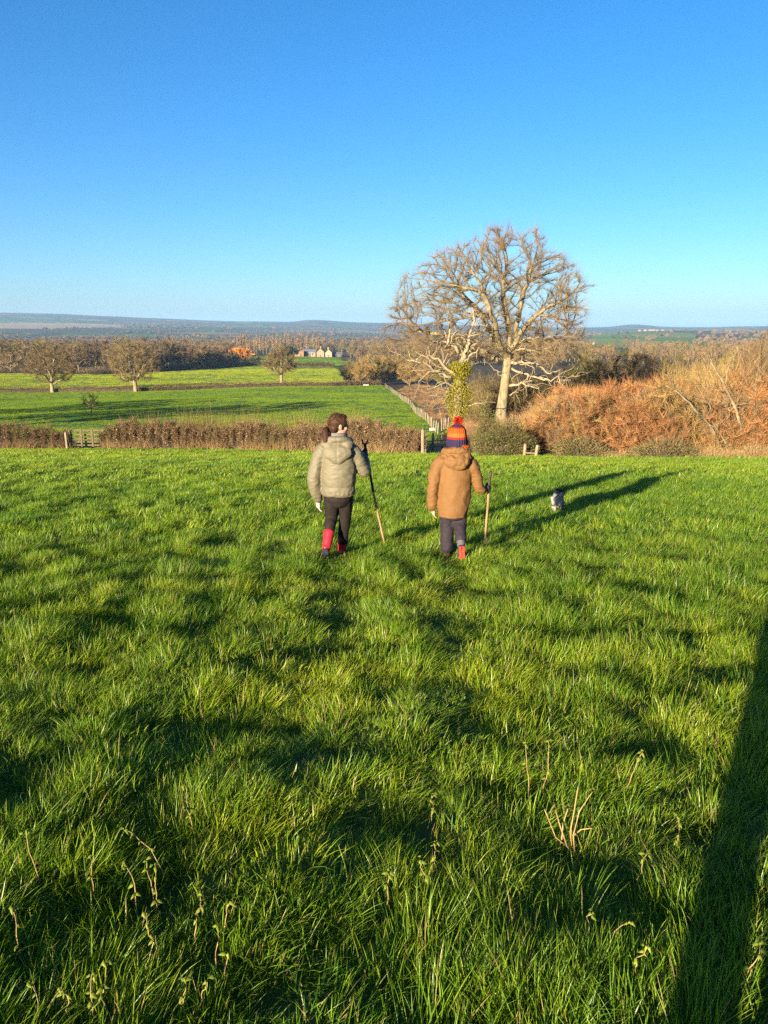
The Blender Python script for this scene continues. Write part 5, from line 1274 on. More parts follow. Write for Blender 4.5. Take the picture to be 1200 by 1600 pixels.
def stick(name, base, top, hand, label, r, dark_top, foot_shade, fork, seed):
    g = random.Random(seed); b0, t0, h0 = Vector(base), Vector(top), Vector(hand)
    t = empty(name, b0, 0, label, 'walking stick')
    def seg(u0, u1, mat, nm, rr_=1.0):
        b = MB(); m = max(4, int((u1 - u0) * 20)); pts = []
        for i in range(m + 1):
            u = u0 + (u1 - u0) * i / m
            p = (b0.lerp(h0, u / 0.8) if u < 0.8 else h0.lerp(t0, (u - 0.8) / 0.2)) - b0
            pts.append(p + Vector((math.sin(u * 9 + seed) * 0.004, math.cos(u * 7) * 0.004, 0)))
        b.tube(pts, [r * rr_ * (0.85 + 0.25 * (u0 + (u1 - u0) * i / m) + 0.06 * math.sin(i * 2.3)) for i in range(m + 1)], 10); b.build(nm, mat, t, True); return pts[-1]
    LIGHT_WOOD = mottled('hazel_%d' % seed, (0.18, 0.10, 0.05), (0.30, 0.19, 0.105), 18, 0.6, 0.3, 0.003, stretch=(1, 1, 0.25))
    BARK_AND_SHADE = mottled('stick_bark_and_shade_%d' % seed, (0.02, 0.014, 0.012), (0.05, 0.036, 0.03), 30, 0.7, 0.3, 0.003)  # bark of grip and fork, also the shade painted on a foot
    lo = foot_shade
    if lo > 0: seg(-0.04, lo, BARK_AND_SHADE, 'painted_foot_shade')  # lower end coloured dark to imitate the shade falling on it
    seg(lo if lo > 0 else -0.04, dark_top, LIGHT_WOOD, 'shaft'); e = seg(dark_top, 1.0, BARK_AND_SHADE, 'grip', 1.08)
    if fork:
        for k in (-1, 1):
            b = MB(); b.tube([e, e + Vector((k * 0.022, 0, 0.02)), e + Vector((k * 0.026, 0, 0.055))], [r, r * 0.85, r * 0.6], 8); b.build('fork_prong', BARK_AND_SHADE, t, True)
    return t

# ------------------------------------------------------------------ the girl in the sage jacket
def girl():
    gx_, gy_ = GIRL.x, GIRL.y; gz = zat(gx_, gy_)
    t = empty('person', (gx_, gy_, gz), 0, 'child with ponytail in sage green padded jacket and red boots, walking with a forked stick', 'person')
    hand = Vector((0.268, 0.30, 1.035)); base = Vector((0.013 - gx_, 8.05 - gy_, 0)); base.z = zat(0.013, 8.05) - gz; top = Vector((0.262, 0.285, 1.13))
    axis = (hand - base).normalized(); wristR = Vector((0.258, 0.235, 1.005))
    hs, q, M = head_shapes((0.012, 0.025, 1.365), R(-68), 1.0)
    wl = Vector((-0.212, 0.045, 0.60))
    sh = hs + [limb([(0.005, 0.0, 1.12, 0.05), (0.008, 0.008, 1.22, 0.043), (0.01, 0.015, 1.29, 0.045)]),
               loft([((0, 0, 0.72), 0.115, 0.085), ((0, 0, 0.80), 0.125, 0.09), ((0, 0, 0.95), 0.105, 0.075), ((0, 0, 1.08), 0.125, 0.08), ((0, 0, 1.17), 0.09, 0.06)]),
               limb([(-0.13, 0, 1.13, 0.042), (-0.225, -0.02, 0.86, 0.034), (*wl, 0.022)]), limb([(0.13, 0, 1.13, 0.042), (0.262, 0.06, 0.90, 0.034), (*wristR, 0.022)]),
               limb([(-0.07, 0, 0.78, 0.075), (-0.075, 0.055, 0.43, 0.048), (-0.118, -0.14, 0.14, 0.034)]), limb([(0.07, 0, 0.78, 0.075), (0.062, 0.10, 0.40, 0.048), (0.02, 0.16, 0.03, 0.034)])]
    sh += open_hand(wl, (0.12, 0.05, -1), (1, 0.2, 0), 0.95, 0.92, -1) + grip_hand(hand, axis, wristR, 0.95, 0.9, 1)
    body = link('body', fuse(sh, 0.006, 3, 'girl_body'), SKIN, t); face_parts(q, M, 1.0, body)
    # trousers
    m = fuse([loft([((0, 0.0, 0.62), 0.125, 0.10), ((0, 0, 0.72), 0.138, 0.108), ((0, 0, 0.82), 0.135, 0.105)]),
              limb([(-0.068, 0, 0.74, 0.088), (-0.072, 0.03, 0.58, 0.078), (-0.076, 0.055, 0.43, 0.062), (-0.088, -0.005, 0.36, 0.058), (-0.092, -0.03, 0.325, 0.054)]),
              limb([(0.068, 0, 0.74, 0.088), (0.066, 0.05, 0.58, 0.078), (0.060, 0.095, 0.42, 0.062), (0.040, 0.125, 0.28, 0.056), (0.026, 0.15, 0.13, 0.052)])], 0.008, 3, 'girl_trousers')
    wrinkle(m, folds(3, 0.005, 11, 0.7)); link('trousers', m, TROUSER_G, t)
    # boots
    def boot(knee, ankle, heel, toe, up, nm):
        k, a, h, to = Vector(knee), Vector(ankle), Vector(heel), Vector(toe); f = (to - h).normalized(); u = Vector(up).normalized(); sd = f.cross(u).normalized()
        top_ = a + (k - a).normalized() * 0.16
        ms = fuse([limb([(*(h + u * 0.045 + f * 0.03), 0.040), (*a, 0.044), (*(a.lerp(top_, 0.5)), 0.050), (*top_, 0.057)]),
                   loft([(h + u * 0.032, 0.030, 0.030), (h + f * 0.06 + u * 0.034, 0.036, 0.036), (h + f * 0.13 + u * 0.028, 0.042, 0.030), (to + u * 0.024 - f * 0.02, 0.036, 0.024)], 16, sd)], 0.006, 3, 'boot')
        o = link('boot', ms, BOOT_RED, t)
        s_ = MB(); out = []
        for (x_, w_) in ((-0.012, 0.018), (0.0, 0.030), (0.05, 0.034), (0.085, 0.030), (0.14, 0.044), (0.18, 0.040), (0.20, 0.024)): out.append((x_, w_))
        pl = [(x_, w_) for x_, w_ in out] + [(x_, -w_) for x_, w_ in reversed(out)]; nn = len(pl)
        vv = [h + f * x_ + sd * w_ - u * 0.012 for x_, w_ in pl] + [h + f * x_ + sd * w_ + u * 0.010 for x_, w_ in pl]
        s_.add(vv, [tuple(range(nn)), tuple(range(2 * nn - 1, nn - 1, -1))] + [(i, i + nn, (i + 1) % nn + nn, (i + 1) % nn) for i in range(nn)])
        for j in range(7):
            c = h + f * (0.012 + j * 0.027) - u * 0.0165; hw = 0.026 if j in (2, 3) else 0.034
            if j == 3: continue
            s_.add([c + f * sx * 0.008 + sd * sy * hw + u * sz * 0.005 for sx in (-1, 1) for sy in (-1, 1) for sz in (-1, 1)], [(0, 1, 3, 2), (4, 6, 7, 5), (0, 4, 5, 1), (2, 3, 7, 6), (0, 2, 6, 4), (1, 5, 7, 3)])
        so = s_.build('sole', RUBBER, o); return o
    boot((-0.092, -0.02, 0.33), (-0.118, -0.135, 0.165), (-0.128, -0.195, 0.155), (-0.152, -0.135, -0.015), (0.05, 0.93, 0.34), 'l')
    zr = zat(gx_ + 0.02, gy_ + 0.2) - gz
    boot((0.036, 0.13, 0.30), (0.018, 0.16, zr + 0.085), (0.016, 0.13, zr + 0.03), (0.03, 0.33, zr + 0.022), (0, 0.0, 1), 'r')
    # jacket
    rings = [(0.665, 0.150, 0.118), (0.68, 0.166, 0.130), (0.73, 0.172, 0.138), (0.765, 0.166, 0.133), (0.82, 0.176, 0.142), (0.92, 0.178, 0.142), (1.02, 0.176, 0.138), (1.10, 0.165, 0.125), (1.16, 0.135, 0.105), (1.215, 0.085, 0.082), (1.235, 0.075, 0.075)]
    m = fuse([loft([((0.0, 0.0, z), a, b) for z, a, b in rings], 28, flat=True),
              limb([(-0.10, 0, 1.14, 0.082), (-0.165, -0.005, 1.09, 0.078), (-0.215, -0.02, 0.96, 0.070), (-0.238, -0.025, 0.84, 0.068), (-0.228, 0.01, 0.71, 0.062), (-0.212, 0.04, 0.625, 0.050), (-0.211, 0.043, 0.60, 0.036)]),
              limb([(0.10, 0, 1.14, 0.080), (0.168, 0.01, 1.08, 0.076), (0.225, 0.035, 0.96, 0.068), (0.262, 0.065, 0.895, 0.066), (0.266, 0.13, 0.925, 0.058), (0.260, 0.20, 0.98, 0.046), (*wristR, 0.036)])], 0.009, 4, 'girl_jacket')
    f1 = folds(5, 0.010, 10, 2.0)
    def pads(p, n):
        d = f1(p, n) * 0.8
        if abs(p.x) < 0.17: d += -0.006 * math.exp(-((p.z - 0.765) / 0.008) ** 2) - 0.004 * math.exp(-((p.z - 0.95) / 0.007) ** 2) + 0.0022 * math.sin(p.x * 150) * math.exp(-((p.z - 0.705) / 0.02) ** 2)
        return d
    wrinkle(m, pads); jk = link('jacket', m, SAGE, t)
    hd = fuse([torus((0.005, -0.012, 1.215), 0.112, 0.036, 0.034, Matrix.Rotation(R(-16), 3, 'X'), sq=0.9), ellipsoid((0.0, -0.115, 1.115), (0.145, 0.052, 0.088), Matrix.Rotation(R(-14), 3, 'X')), ellipsoid((0.0, -0.122, 1.07), (0.085, 0.045, 0.075), Matrix.Rotation(R(-10), 3, 'X')), ellipsoid((-0.09, -0.07, 1.185), (0.075, 0.06, 0.05)), ellipsoid((0.09, -0.07, 1.185), (0.075, 0.06, 0.05))], 0.008, 5, 'girl_hood')
    f2 = folds(9, 0.006, 13, 1.4)
    wrinkle(hd, lambda p, n: f2(p, n) - 0.005 * math.exp(-(abs(p.x) / 0.006) ** 2)); link('hood', hd, SAGE, jk)
    cl = fuse([torus((0.006, 0.006, 1.262), 0.074, 0.014, 0.032, Matrix.Rotation(R(-6), 3, 'X'))], 0.006, 2, 'girl_collar'); link('collar', cl, LINING, jk)
    # gloves
    link('glove', fuse(grip_hand(hand, axis, wristR, 0.98, 1.18, 1), 0.005, 2, 'glove_r'), GLOVE_BLUE, t)
    link('glove', fuse(open_hand(wl, (0.12, 0.05, -1), (1, 0.2, 0), 0.98, 1.12, -1), 0.005, 2, 'glove_l'), GLOVE_WHITE, t)
    # hair drawn back into a low ponytail
    def H_(v): return q(v)
    hsh = [ellipsoid(q((0, -0.022, 0.028)), (0.081, 0.094, 0.090), M), ellipsoid(q((0, -0.056, -0.02)), (0.068, 0.058, 0.066), M), ellipsoid(q((0.055, 0.015, 0.035)), (0.030, 0.052, 0.055), M), ellipsoid(q((-0.055, 0.015, 0.035)), (0.030, 0.052, 0.055), M), ellipsoid(q((0, 0.042, 0.078)), (0.062, 0.036, 0.030), M)]
    hm = fuse(hsh, 0.006, 3, 'hair_cap'); f3 = folds(2, 0.004, 40, 0.25); wrinkle(hm, f3); hr = link('hair', hm, HAIR, t)
    e = q((0.0, -0.118, -0.028)); pt = [e, e + Vector((-0.018, -0.030, -0.018)), e + Vector((-0.012, -0.056, -0.075)), e + Vector((-0.004, -0.072, -0.13)), e + Vector((0.002, -0.078, -0.185))]
    tails = [limb([(*(p + Vector((math.cos(k) * 0.008, math.sin(k) * 0.008, 0)) * (j * 0.5)), (0.019, 0.030, 0.029, 0.022, 0.008)[j]) for j, p in enumerate(pt)], 10) for k in range(0, 6, 2)]
    link('ponytail', fuse(tails, 0.005, 1, 'ponytail'), HAIR, hr)
    b = MB(); b.add(*torus(e + Vector((-0.012, -0.008, -0.002)), 0.016, 0.006, 0.006, Matrix.Rotation(R(70), 3, 'X'), 14, 8)); b.build('hair_band', GLOVE_BLACK, hr, True)
    g = np.random.default_rng(3); mm = 110; sd = rand_dirs(mm, g); c = q((0, -0.02, 0.03)); P = np.array([tuple(c + Vector(v) * 0.088) for v in sd])
    V, F, rn = slivers(P, rand_dirs(mm, g) * 0.7 + sd * 0.5, g.uniform(0.02, 0.05, mm), 0.0016, g.uniform(0, 1, mm)); wm = np_mesh('wisps', V, [F], False, {'rnd': rn}); wm.materials.append(HAIR); tag(link('loose_strands', wm, None, hr), kind='stuff')
    # strands combed from the hairline back to the band
    ms = 1500; u = rand_dirs(ms, g); u[:, 1] = np.clip(u[:, 1], -1, 0.55); rr3 = np.array([0.0815, 0.0945, 0.0905]); o3 = np.array([0, -0.022, 0.028]); tgt = np.array([0.0, -0.112, -0.028])
    P0 = u * rr3 + o3; dd = tgt - P0; dd -= u * (dd * u).sum(1, keepdims=True) * 0.9; dd /= np.linalg.norm(dd, axis=1, keepdims=True) + 1e-9
    Pw = np.array([tuple(q(v)) for v in P0]); Dw = np.array([tuple(M @ Vector(v)) for v in dd]); keep = u[:, 2] > -0.55
    V, F, rn = slivers(Pw[keep], Dw[keep], g.uniform(0.03, 0.07, keep.sum()), 0.0045, g.uniform(0, 1, keep.sum()), np.array([tuple(M @ Vector(v * -0.22)) for v in u])[keep])
    sm = np_mesh('strands', V, [F], False, {'rnd': rn}); sm.materials.append(twig_mat('hair_strands', (0.010, 0.004, 0.002), (0.045, 0.019, 0.008), (0.17, 0.085, 0.035), 0, 0.5)); tag(link('strands', sm, None, hr), kind='stuff')
    off = Vector((gx_, gy_, gz))
    stick('walking_stick', base + off, top + off, hand + off, 'long forked hazel stick held by the child in the sage jacket', 0.0125, 0.50, 0.0, True, 1)
girl()

# ------------------------------------------------------------------ the boy in the tan coat and bobble hat
def boy():
    bx, by = BOY.x, BOY.y; bz = zat(bx, by)
    t = empty('person', (bx, by, bz), 0, 'child in tan hooded coat and striped orange bobble hat, walking with a straight stick', 'person')
    hand = Vector((0.350, 0.12, 0.695)); base = Vector((1.055 - bx, 7.62 - by, 0)); base.z = zat(1.055, 7.62) - bz; top = Vector((0.372, 0.10, 0.865))
    axis = (top - hand).normalized(); wr = Vector((0.305, 0.085, 0.68)); wl = Vector((-0.212, 0.02, 0.505))
    hs, q, M = head_shapes((0.012, 0.02, 1.185), R(-8), 0.98)
    sh = hs + [limb([(0.005, 0, 1.0, 0.048), (0.008, 0.008, 1.07, 0.042), (0.01, 0.012, 1.12, 0.044)]),
               loft([((0, 0, 0.58), 0.105, 0.08), ((0, 0, 0.66), 0.112, 0.085), ((0, 0, 0.82), 0.10, 0.075), ((0, 0, 0.94), 0.115, 0.078), ((0, 0, 1.02), 0.085, 0.06)]),
               limb([(-0.12, 0, 0.98, 0.040), (-0.205, -0.025, 0.74, 0.032), (*wl, 0.021)]), limb([(0.12, 0, 0.98, 0.040), (0.225, 0.01, 0.745, 0.032), (*wr, 0.021)]),
               limb([(-0.065, 0, 0.64, 0.068), (-0.058, 0.07, 0.35, 0.045), (-0.058, 0.10, 0.05, 0.032)]), limb([(0.065, 0, 0.64, 0.068), (0.062, 0.04, 0.36, 0.045), (0.060, -0.15, 0.18, 0.032)])]
    sh += open_hand(wl, (0.16, 0.1, -1), (1, 0.2, 0), 0.9, 0.95, -1) + grip_hand(hand, axis, wr, 0.92, 0.9, 1)
    body = link('body', fuse(sh, 0.006, 3, 'boy_body'), SKIN, t); face_parts(q, M, 0.98, body)
    m = fuse([loft([((0, 0, 0.46), 0.118, 0.095), ((0, 0, 0.58), 0.125, 0.10), ((0, 0, 0.66), 0.122, 0.098)]),
              limb([(-0.066, 0, 0.58, 0.082), (-0.064, 0.05, 0.45, 0.078), (-0.060, 0.075, 0.33, 0.072), (-0.060, 0.085, 0.18, 0.068), (-0.060, 0.095, 0.07, 0.066)]),
              limb([(0.062, 0, 0.58, 0.080), (0.062, 0.03, 0.46, 0.075), (0.062, 0.035, 0.36, 0.070), (0.061, -0.06, 0.275, 0.062), (0.060, -0.125, 0.225, 0.056)])], 0.008, 3, 'boy_trousers')
    wrinkle(m, folds(13, 0.007, 12, 1.2)); link('trousers', m, TROUSER_B, t)
    def boot(knee, ankle, heel, toe, up):
        k, a, h, to = Vector(knee), Vector(ankle), Vector(heel), Vector(toe); f = (to - h).normalized(); u = Vector(up).normalized(); sd = f.cross(u).normalized()
        top_ = a + (k - a).normalized() * 0.06
        o = link('boot', fuse([limb([(*(h + u * 0.045 + f * 0.03), 0.040), (*a, 0.044), (*top_, 0.048)]), loft([(h + u * 0.034, 0.032, 0.032), (h + f * 0.06 + u * 0.036, 0.037, 0.037), (h + f * 0.12 + u * 0.030, 0.043, 0.031), (to + u * 0.026 - f * 0.02, 0.037, 0.025)], 16, sd)], 0.006, 3, 'boot'), GREY_BOOT, t)
        s_ = MB(); out = ((-0.012, 0.018), (0.0, 0.031), (0.05, 0.035), (0.08, 0.031), (0.13, 0.045), (0.17, 0.041), (0.19, 0.024))
        pl = list(out) + [(x_, -w_) for x_, w_ in reversed(out)]; nn = len(pl)
        s_.add([h + f * x_ + sd * w_ - u * 0.010 for x_, w_ in pl] + [h + f * x_ + sd * w_ + u * 0.012 for x_, w_ in pl], [tuple(range(nn)), tuple(range(2 * nn - 1, nn - 1, -1))] + [(i, i + nn, (i + 1) % nn + nn, (i + 1) % nn) for i in range(nn)])
        so = s_.build('sole', RUBBER, o); l_ = MB()
        for j in range(8):
            for sy in (-1, 1):
                c = h + f * (0.002 + j * 0.024) + sd * sy * (0.017 if j not in (2, 3) else 0.014) - u * 0.0155
                l_.add([c + f * (a_ * 0.008 + sy * b_ * 0.004) + sd * b_ * 0.012 + u * c_ * 0.0055 for a_ in (-1, 1) for b_ in (-1, 1) for c_ in (-1, 1)], [(0, 1, 3, 2), (4, 6, 7, 5), (0, 4, 5, 1), (2, 3, 7, 6), (0, 2, 6, 4), (1, 5, 7, 3)])
        l_.build('tread', SOLE_RED, o)
    boot((0.061, -0.04, 0.29), (0.060, -0.150, 0.195), (0.062, -0.205, 0.175), (0.074, -0.150, 0.000), (0.02, 0.94, 0.33))
    zr = zat(bx - 0.06, by + 0.12) - bz
    boot((-0.06, 0.09, 0.3), (-0.06, 0.10, zr + 0.085), (-0.06, 0.07, zr + 0.02), (-0.07, 0.26, zr + 0.02), (0, 0, 1))
    # coat
    rings = [(0.425, -0.02, 0.132, 0.108), (0.44, -0.02, 0.142, 0.116), (0.52, -0.012, 0.152, 0.124), (0.64, 0, 0.160, 0.130), (0.78, 0, 0.165, 0.130), (0.90, 0, 0.163, 0.122), (0.97, 0.004, 0.150, 0.110), (1.025, 0.005, 0.118, 0.095), (1.075, 0.008, 0.078, 0.076), (1.09, 0.01, 0.07, 0.07)]
    m = fuse([loft([((x_, 0.0, z), a, b) for z, x_, a, b in rings], 28, flat=True),
              limb([(-0.095, 0, 0.995, 0.076), (-0.155, -0.005, 0.955, 0.074), (-0.198, -0.022, 0.85, 0.064), (-0.214, -0.03, 0.74, 0.058), (-0.220, -0.01, 0.62, 0.055), (-0.216, 0.015, 0.525, 0.050), (-0.214, 0.02, 0.505, 0.036)]),
              limb([(0.095, 0, 0.995, 0.076), (0.155, 0.0, 0.95, 0.072), (0.200, 0.005, 0.85, 0.062), (0.226, 0.012, 0.765, 0.058), (0.254, 0.035, 0.705, 0.054), (0.285, 0.065, 0.685, 0.046), (*wr, 0.034)])], 0.009, 4, 'boy_coat')
    f1 = folds(15, 0.009, 8, 0.9); f1b = folds(16, 0.007, 14, 2.4)
    wrinkle(m, lambda p, n: f1(p, n) + (f1b(p, n) if abs(p.x) > 0.165 else 0) + 0.004 * (-math.exp(-(abs(p.z - 0.455) / 0.006) ** 2))); ct = link('coat', m, TAN, t)
    hd = fuse([torus((0.006, -0.012, 1.075), 0.112, 0.038, 0.036, Matrix.Rotation(R(-18), 3, 'X'), sq=0.92), ellipsoid((0.0, -0.118, 1.0), (0.128, 0.055, 0.072), Matrix.Rotation(R(-14), 3, 'X')), ellipsoid((0.015, -0.125, 0.965), (0.085, 0.048, 0.05), Matrix.Rotation(R(-10), 3, 'X')), ellipsoid((-0.085, -0.06, 1.045), (0.07, 0.06, 0.046)), ellipsoid((0.09, -0.06, 1.045), (0.07, 0.06, 0.046))], 0.008, 4, 'boy_hood')
    f2 = folds(19, 0.012, 16, 1.0); wrinkle(hd, f2); link('hood', hd, TAN, ct)
    # hat, bobble, snood
    hat = fuse([loft([((0.012, 0.005, 1.150), 0.096, 0.104), ((0.012, 0.004, 1.175), 0.098, 0.106), ((0.012, 0.002, 1.205), 0.097, 0.105), ((0.012, 0.0, 1.24), 0.092, 0.100), ((0.012, -0.002, 1.29), 0.084, 0.092), ((0.012, -0.004, 1.325), 0.062, 0.068), ((0.012, -0.004, 1.34), 0.035, 0.04)], 26)], 0.006, 2, 'hat')
    wrinkle(hat, lambda p, n: 0.0035 * math.sin(math.atan2(p.y - 0.0, p.x - 0.012) * 24) + (0.006 if p.z < 1.195 else 0)); ho = link('hat', hat, knit_hat_mat(), t)
    b = bmesh.new(); bmesh.ops.create_icosphere(b, subdivisions=3, radius=0.030); me = bpy.data.meshes.new('pom_core'); b.to_mesh(me); b.free()
    POM = cloth('red_pompom', (0.28, 0.008, 0.008), (0.40, 0.03, 0.014), 60, 200, 0.95)
    pc = link('pompom', me, POM, ho, (0.018, -0.004, 1.378))
    g = np.random.default_rng(5); n = 1500; d = rand_dirs(n, g); V, F, rn = slivers(d * 0.024, d + g.normal(0, 0.15, (n, 3)), g.uniform(0.018, 0.032, n), 0.005, g.uniform(0, 1, n)); me = np_mesh('pom_yarn', V, [F], False, {'rnd': rn})
    me.materials.append(twig_mat('pompom_yarn', (0.24, 0.005, 0.006), (0.38, 0.016, 0.010), (0.46, 0.06, 0.018))); tag(link('yarn', me, None, pc), kind='stuff')
    sn = fuse([torus((0.010, 0.005, 1.118), 0.080, 0.024, 0.040)], 0.006, 2, 'snood'); wrinkle(sn, folds(22, 0.006, 30, 0.5)); link('snood', sn, KNIT_NAVY, t)
    sf = fuse([ellipsoid((0.075, -0.075, 1.128), (0.050, 0.030, 0.030), Matrix.Rotation(R(20), 3, 'Z')), ellipsoid((0.095, -0.03, 1.13), (0.025, 0.04, 0.028))], 0.005, 2, 'scarf'); wrinkle(sf, folds(23, 0.005, 45, 1)); link('scarf', sf, KNIT_ORANGE, t)
    link('glove', fuse(grip_hand(hand, axis, wr, 0.98, 1.3, 1), 0.005, 2, 'glove'), GLOVE_BLACK, t)
    off = Vector((bx, by, bz))
    stick('walking_stick', base + off, top + off, hand + off, 'straight peeled stick with shade painted on its foot held by the child in the tan coat', 0.0115, 0.78, 0.24, False, 2)
boy()

# ------------------------------------------------------------------ the person taking the picture (only the shadow is seen)
def photographer():
    x0, y0 = -0.22, -0.42; z0 = zat(x0, y0)
    t = empty('person', (x0, y0, z0), 0, 'adult in long dark coat holding up a phone and throwing a long shadow', 'person')
    ph = Vector((0.02, 0.40, 1.55 - z0)); wl, wr = Vector((0.10, 0.36, 1.50 - z0)), Vector((0.34, 0.36, 1.50 - z0))
    hs, q, M = head_shapes((0, 0.0, 1.58), 0, 1.05)
    sh = hs + [limb([(0, -0.01, 1.36, 0.06), (0, 0, 1.5, 0.055)]), loft([((0, 0, 0.86), 0.15, 0.11), ((0, 0, 1.1), 0.13, 0.10), ((0, 0, 1.3), 0.16, 0.11), ((0, 0, 1.4), 0.11, 0.08)]),
               limb([(-0.17, 0, 1.36, 0.055), (-0.26, 0.10, 1.12, 0.045), (*wl, 0.028)]), limb([(0.17, 0, 1.36, 0.055), (0.28, 0.10, 1.12, 0.045), (*wr, 0.028)]),
               limb([(-0.10, 0, 0.9, 0.09), (-0.11, 0.02, 0.48, 0.06), (-0.11, 0, 0.08, 0.045)]), limb([(0.10, 0, 0.9, 0.09), (0.11, 0.02, 0.48, 0.06), (0.11, 0, 0.08, 0.045)])]
    sh += open_hand(wl, (0.5, 0.1, 0.6), (0, 1, 0), 1.0, 1, 1) + open_hand(wr, (-0.5, 0.1, 0.6), (0, 1, 0), 1.0, 1, -1)
    body = link('body', fuse(sh, 0.012, 2, 'adult_body'), SKIN, t); face_parts(q, M, 1.05, body)
    m = fuse([loft([((0, 0, z), a, b) for z, a, b in ((0.62, 0.23, 0.17), (0.8, 0.22, 0.165), (1.0, 0.205, 0.155), (1.2, 0.22, 0.155), (1.34, 0.20, 0.135), (1.42, 0.13, 0.11), (1.48, 0.09, 0.09))], 24),
              limb([(-0.14, 0, 1.36, 0.10), (-0.26, 0.09, 1.13, 0.08), (0.08, 0.33, 1.47 - z0, 0.06)]), limb([(0.14, 0, 1.36, 0.10), (0.28, 0.09, 1.13, 0.08), (0.36, 0.33, 1.47 - z0, 0.06)])], 0.014, 4, 'adult_coat')
    wrinkle(m, folds(31, 0.008, 7, 1)); link('coat', m, GLOVE_BLUE, t)
    m = fuse([limb([(-0.10, 0, 0.85, 0.12), (-0.11, 0.02, 0.48, 0.085), (-0.11, 0, 0.1, 0.075)]), limb([(0.10, 0, 0.85, 0.12), (0.11, 0.02, 0.48, 0.085), (0.11, 0, 0.1, 0.075)])], 0.014, 3, 'adult_trousers'); link('trousers', m, TROUSER_G, t)
    for s in (-1, 1):
        link('boot', fuse([loft([((s * 0.11, -0.06, 0.05), 0.045, 0.05), ((s * 0.115, 0.05, 0.05), 0.05, 0.05), ((s * 0.12, 0.17, 0.035), 0.045, 0.032)], 16), limb([(s * 0.11, 0, 0.05, 0.055), (s * 0.11, 0, 0.2, 0.058)])], 0.01, 2, 'boot'), RUBBER, t)
    m = fuse([ellipsoid(q((0, -0.02, 0.03)), (0.088, 0.105, 0.10)), ellipsoid(q((0, -0.06, -0.06)), (0.08, 0.06, 0.10))], 0.01, 2, 'adult_hair'); link('hair', m, HAIR, t)
    b = MB(); b.box((0.02 - 0.038, -0.030, 1.55 - 0.10), (0.02 + 0.038, -0.022, 1.55 + 0.03)); o = b.build('mobile_phone', RUBBER); tag(o, 'dark mobile phone held upright by the adult in the long coat', 'phone')
photographer()

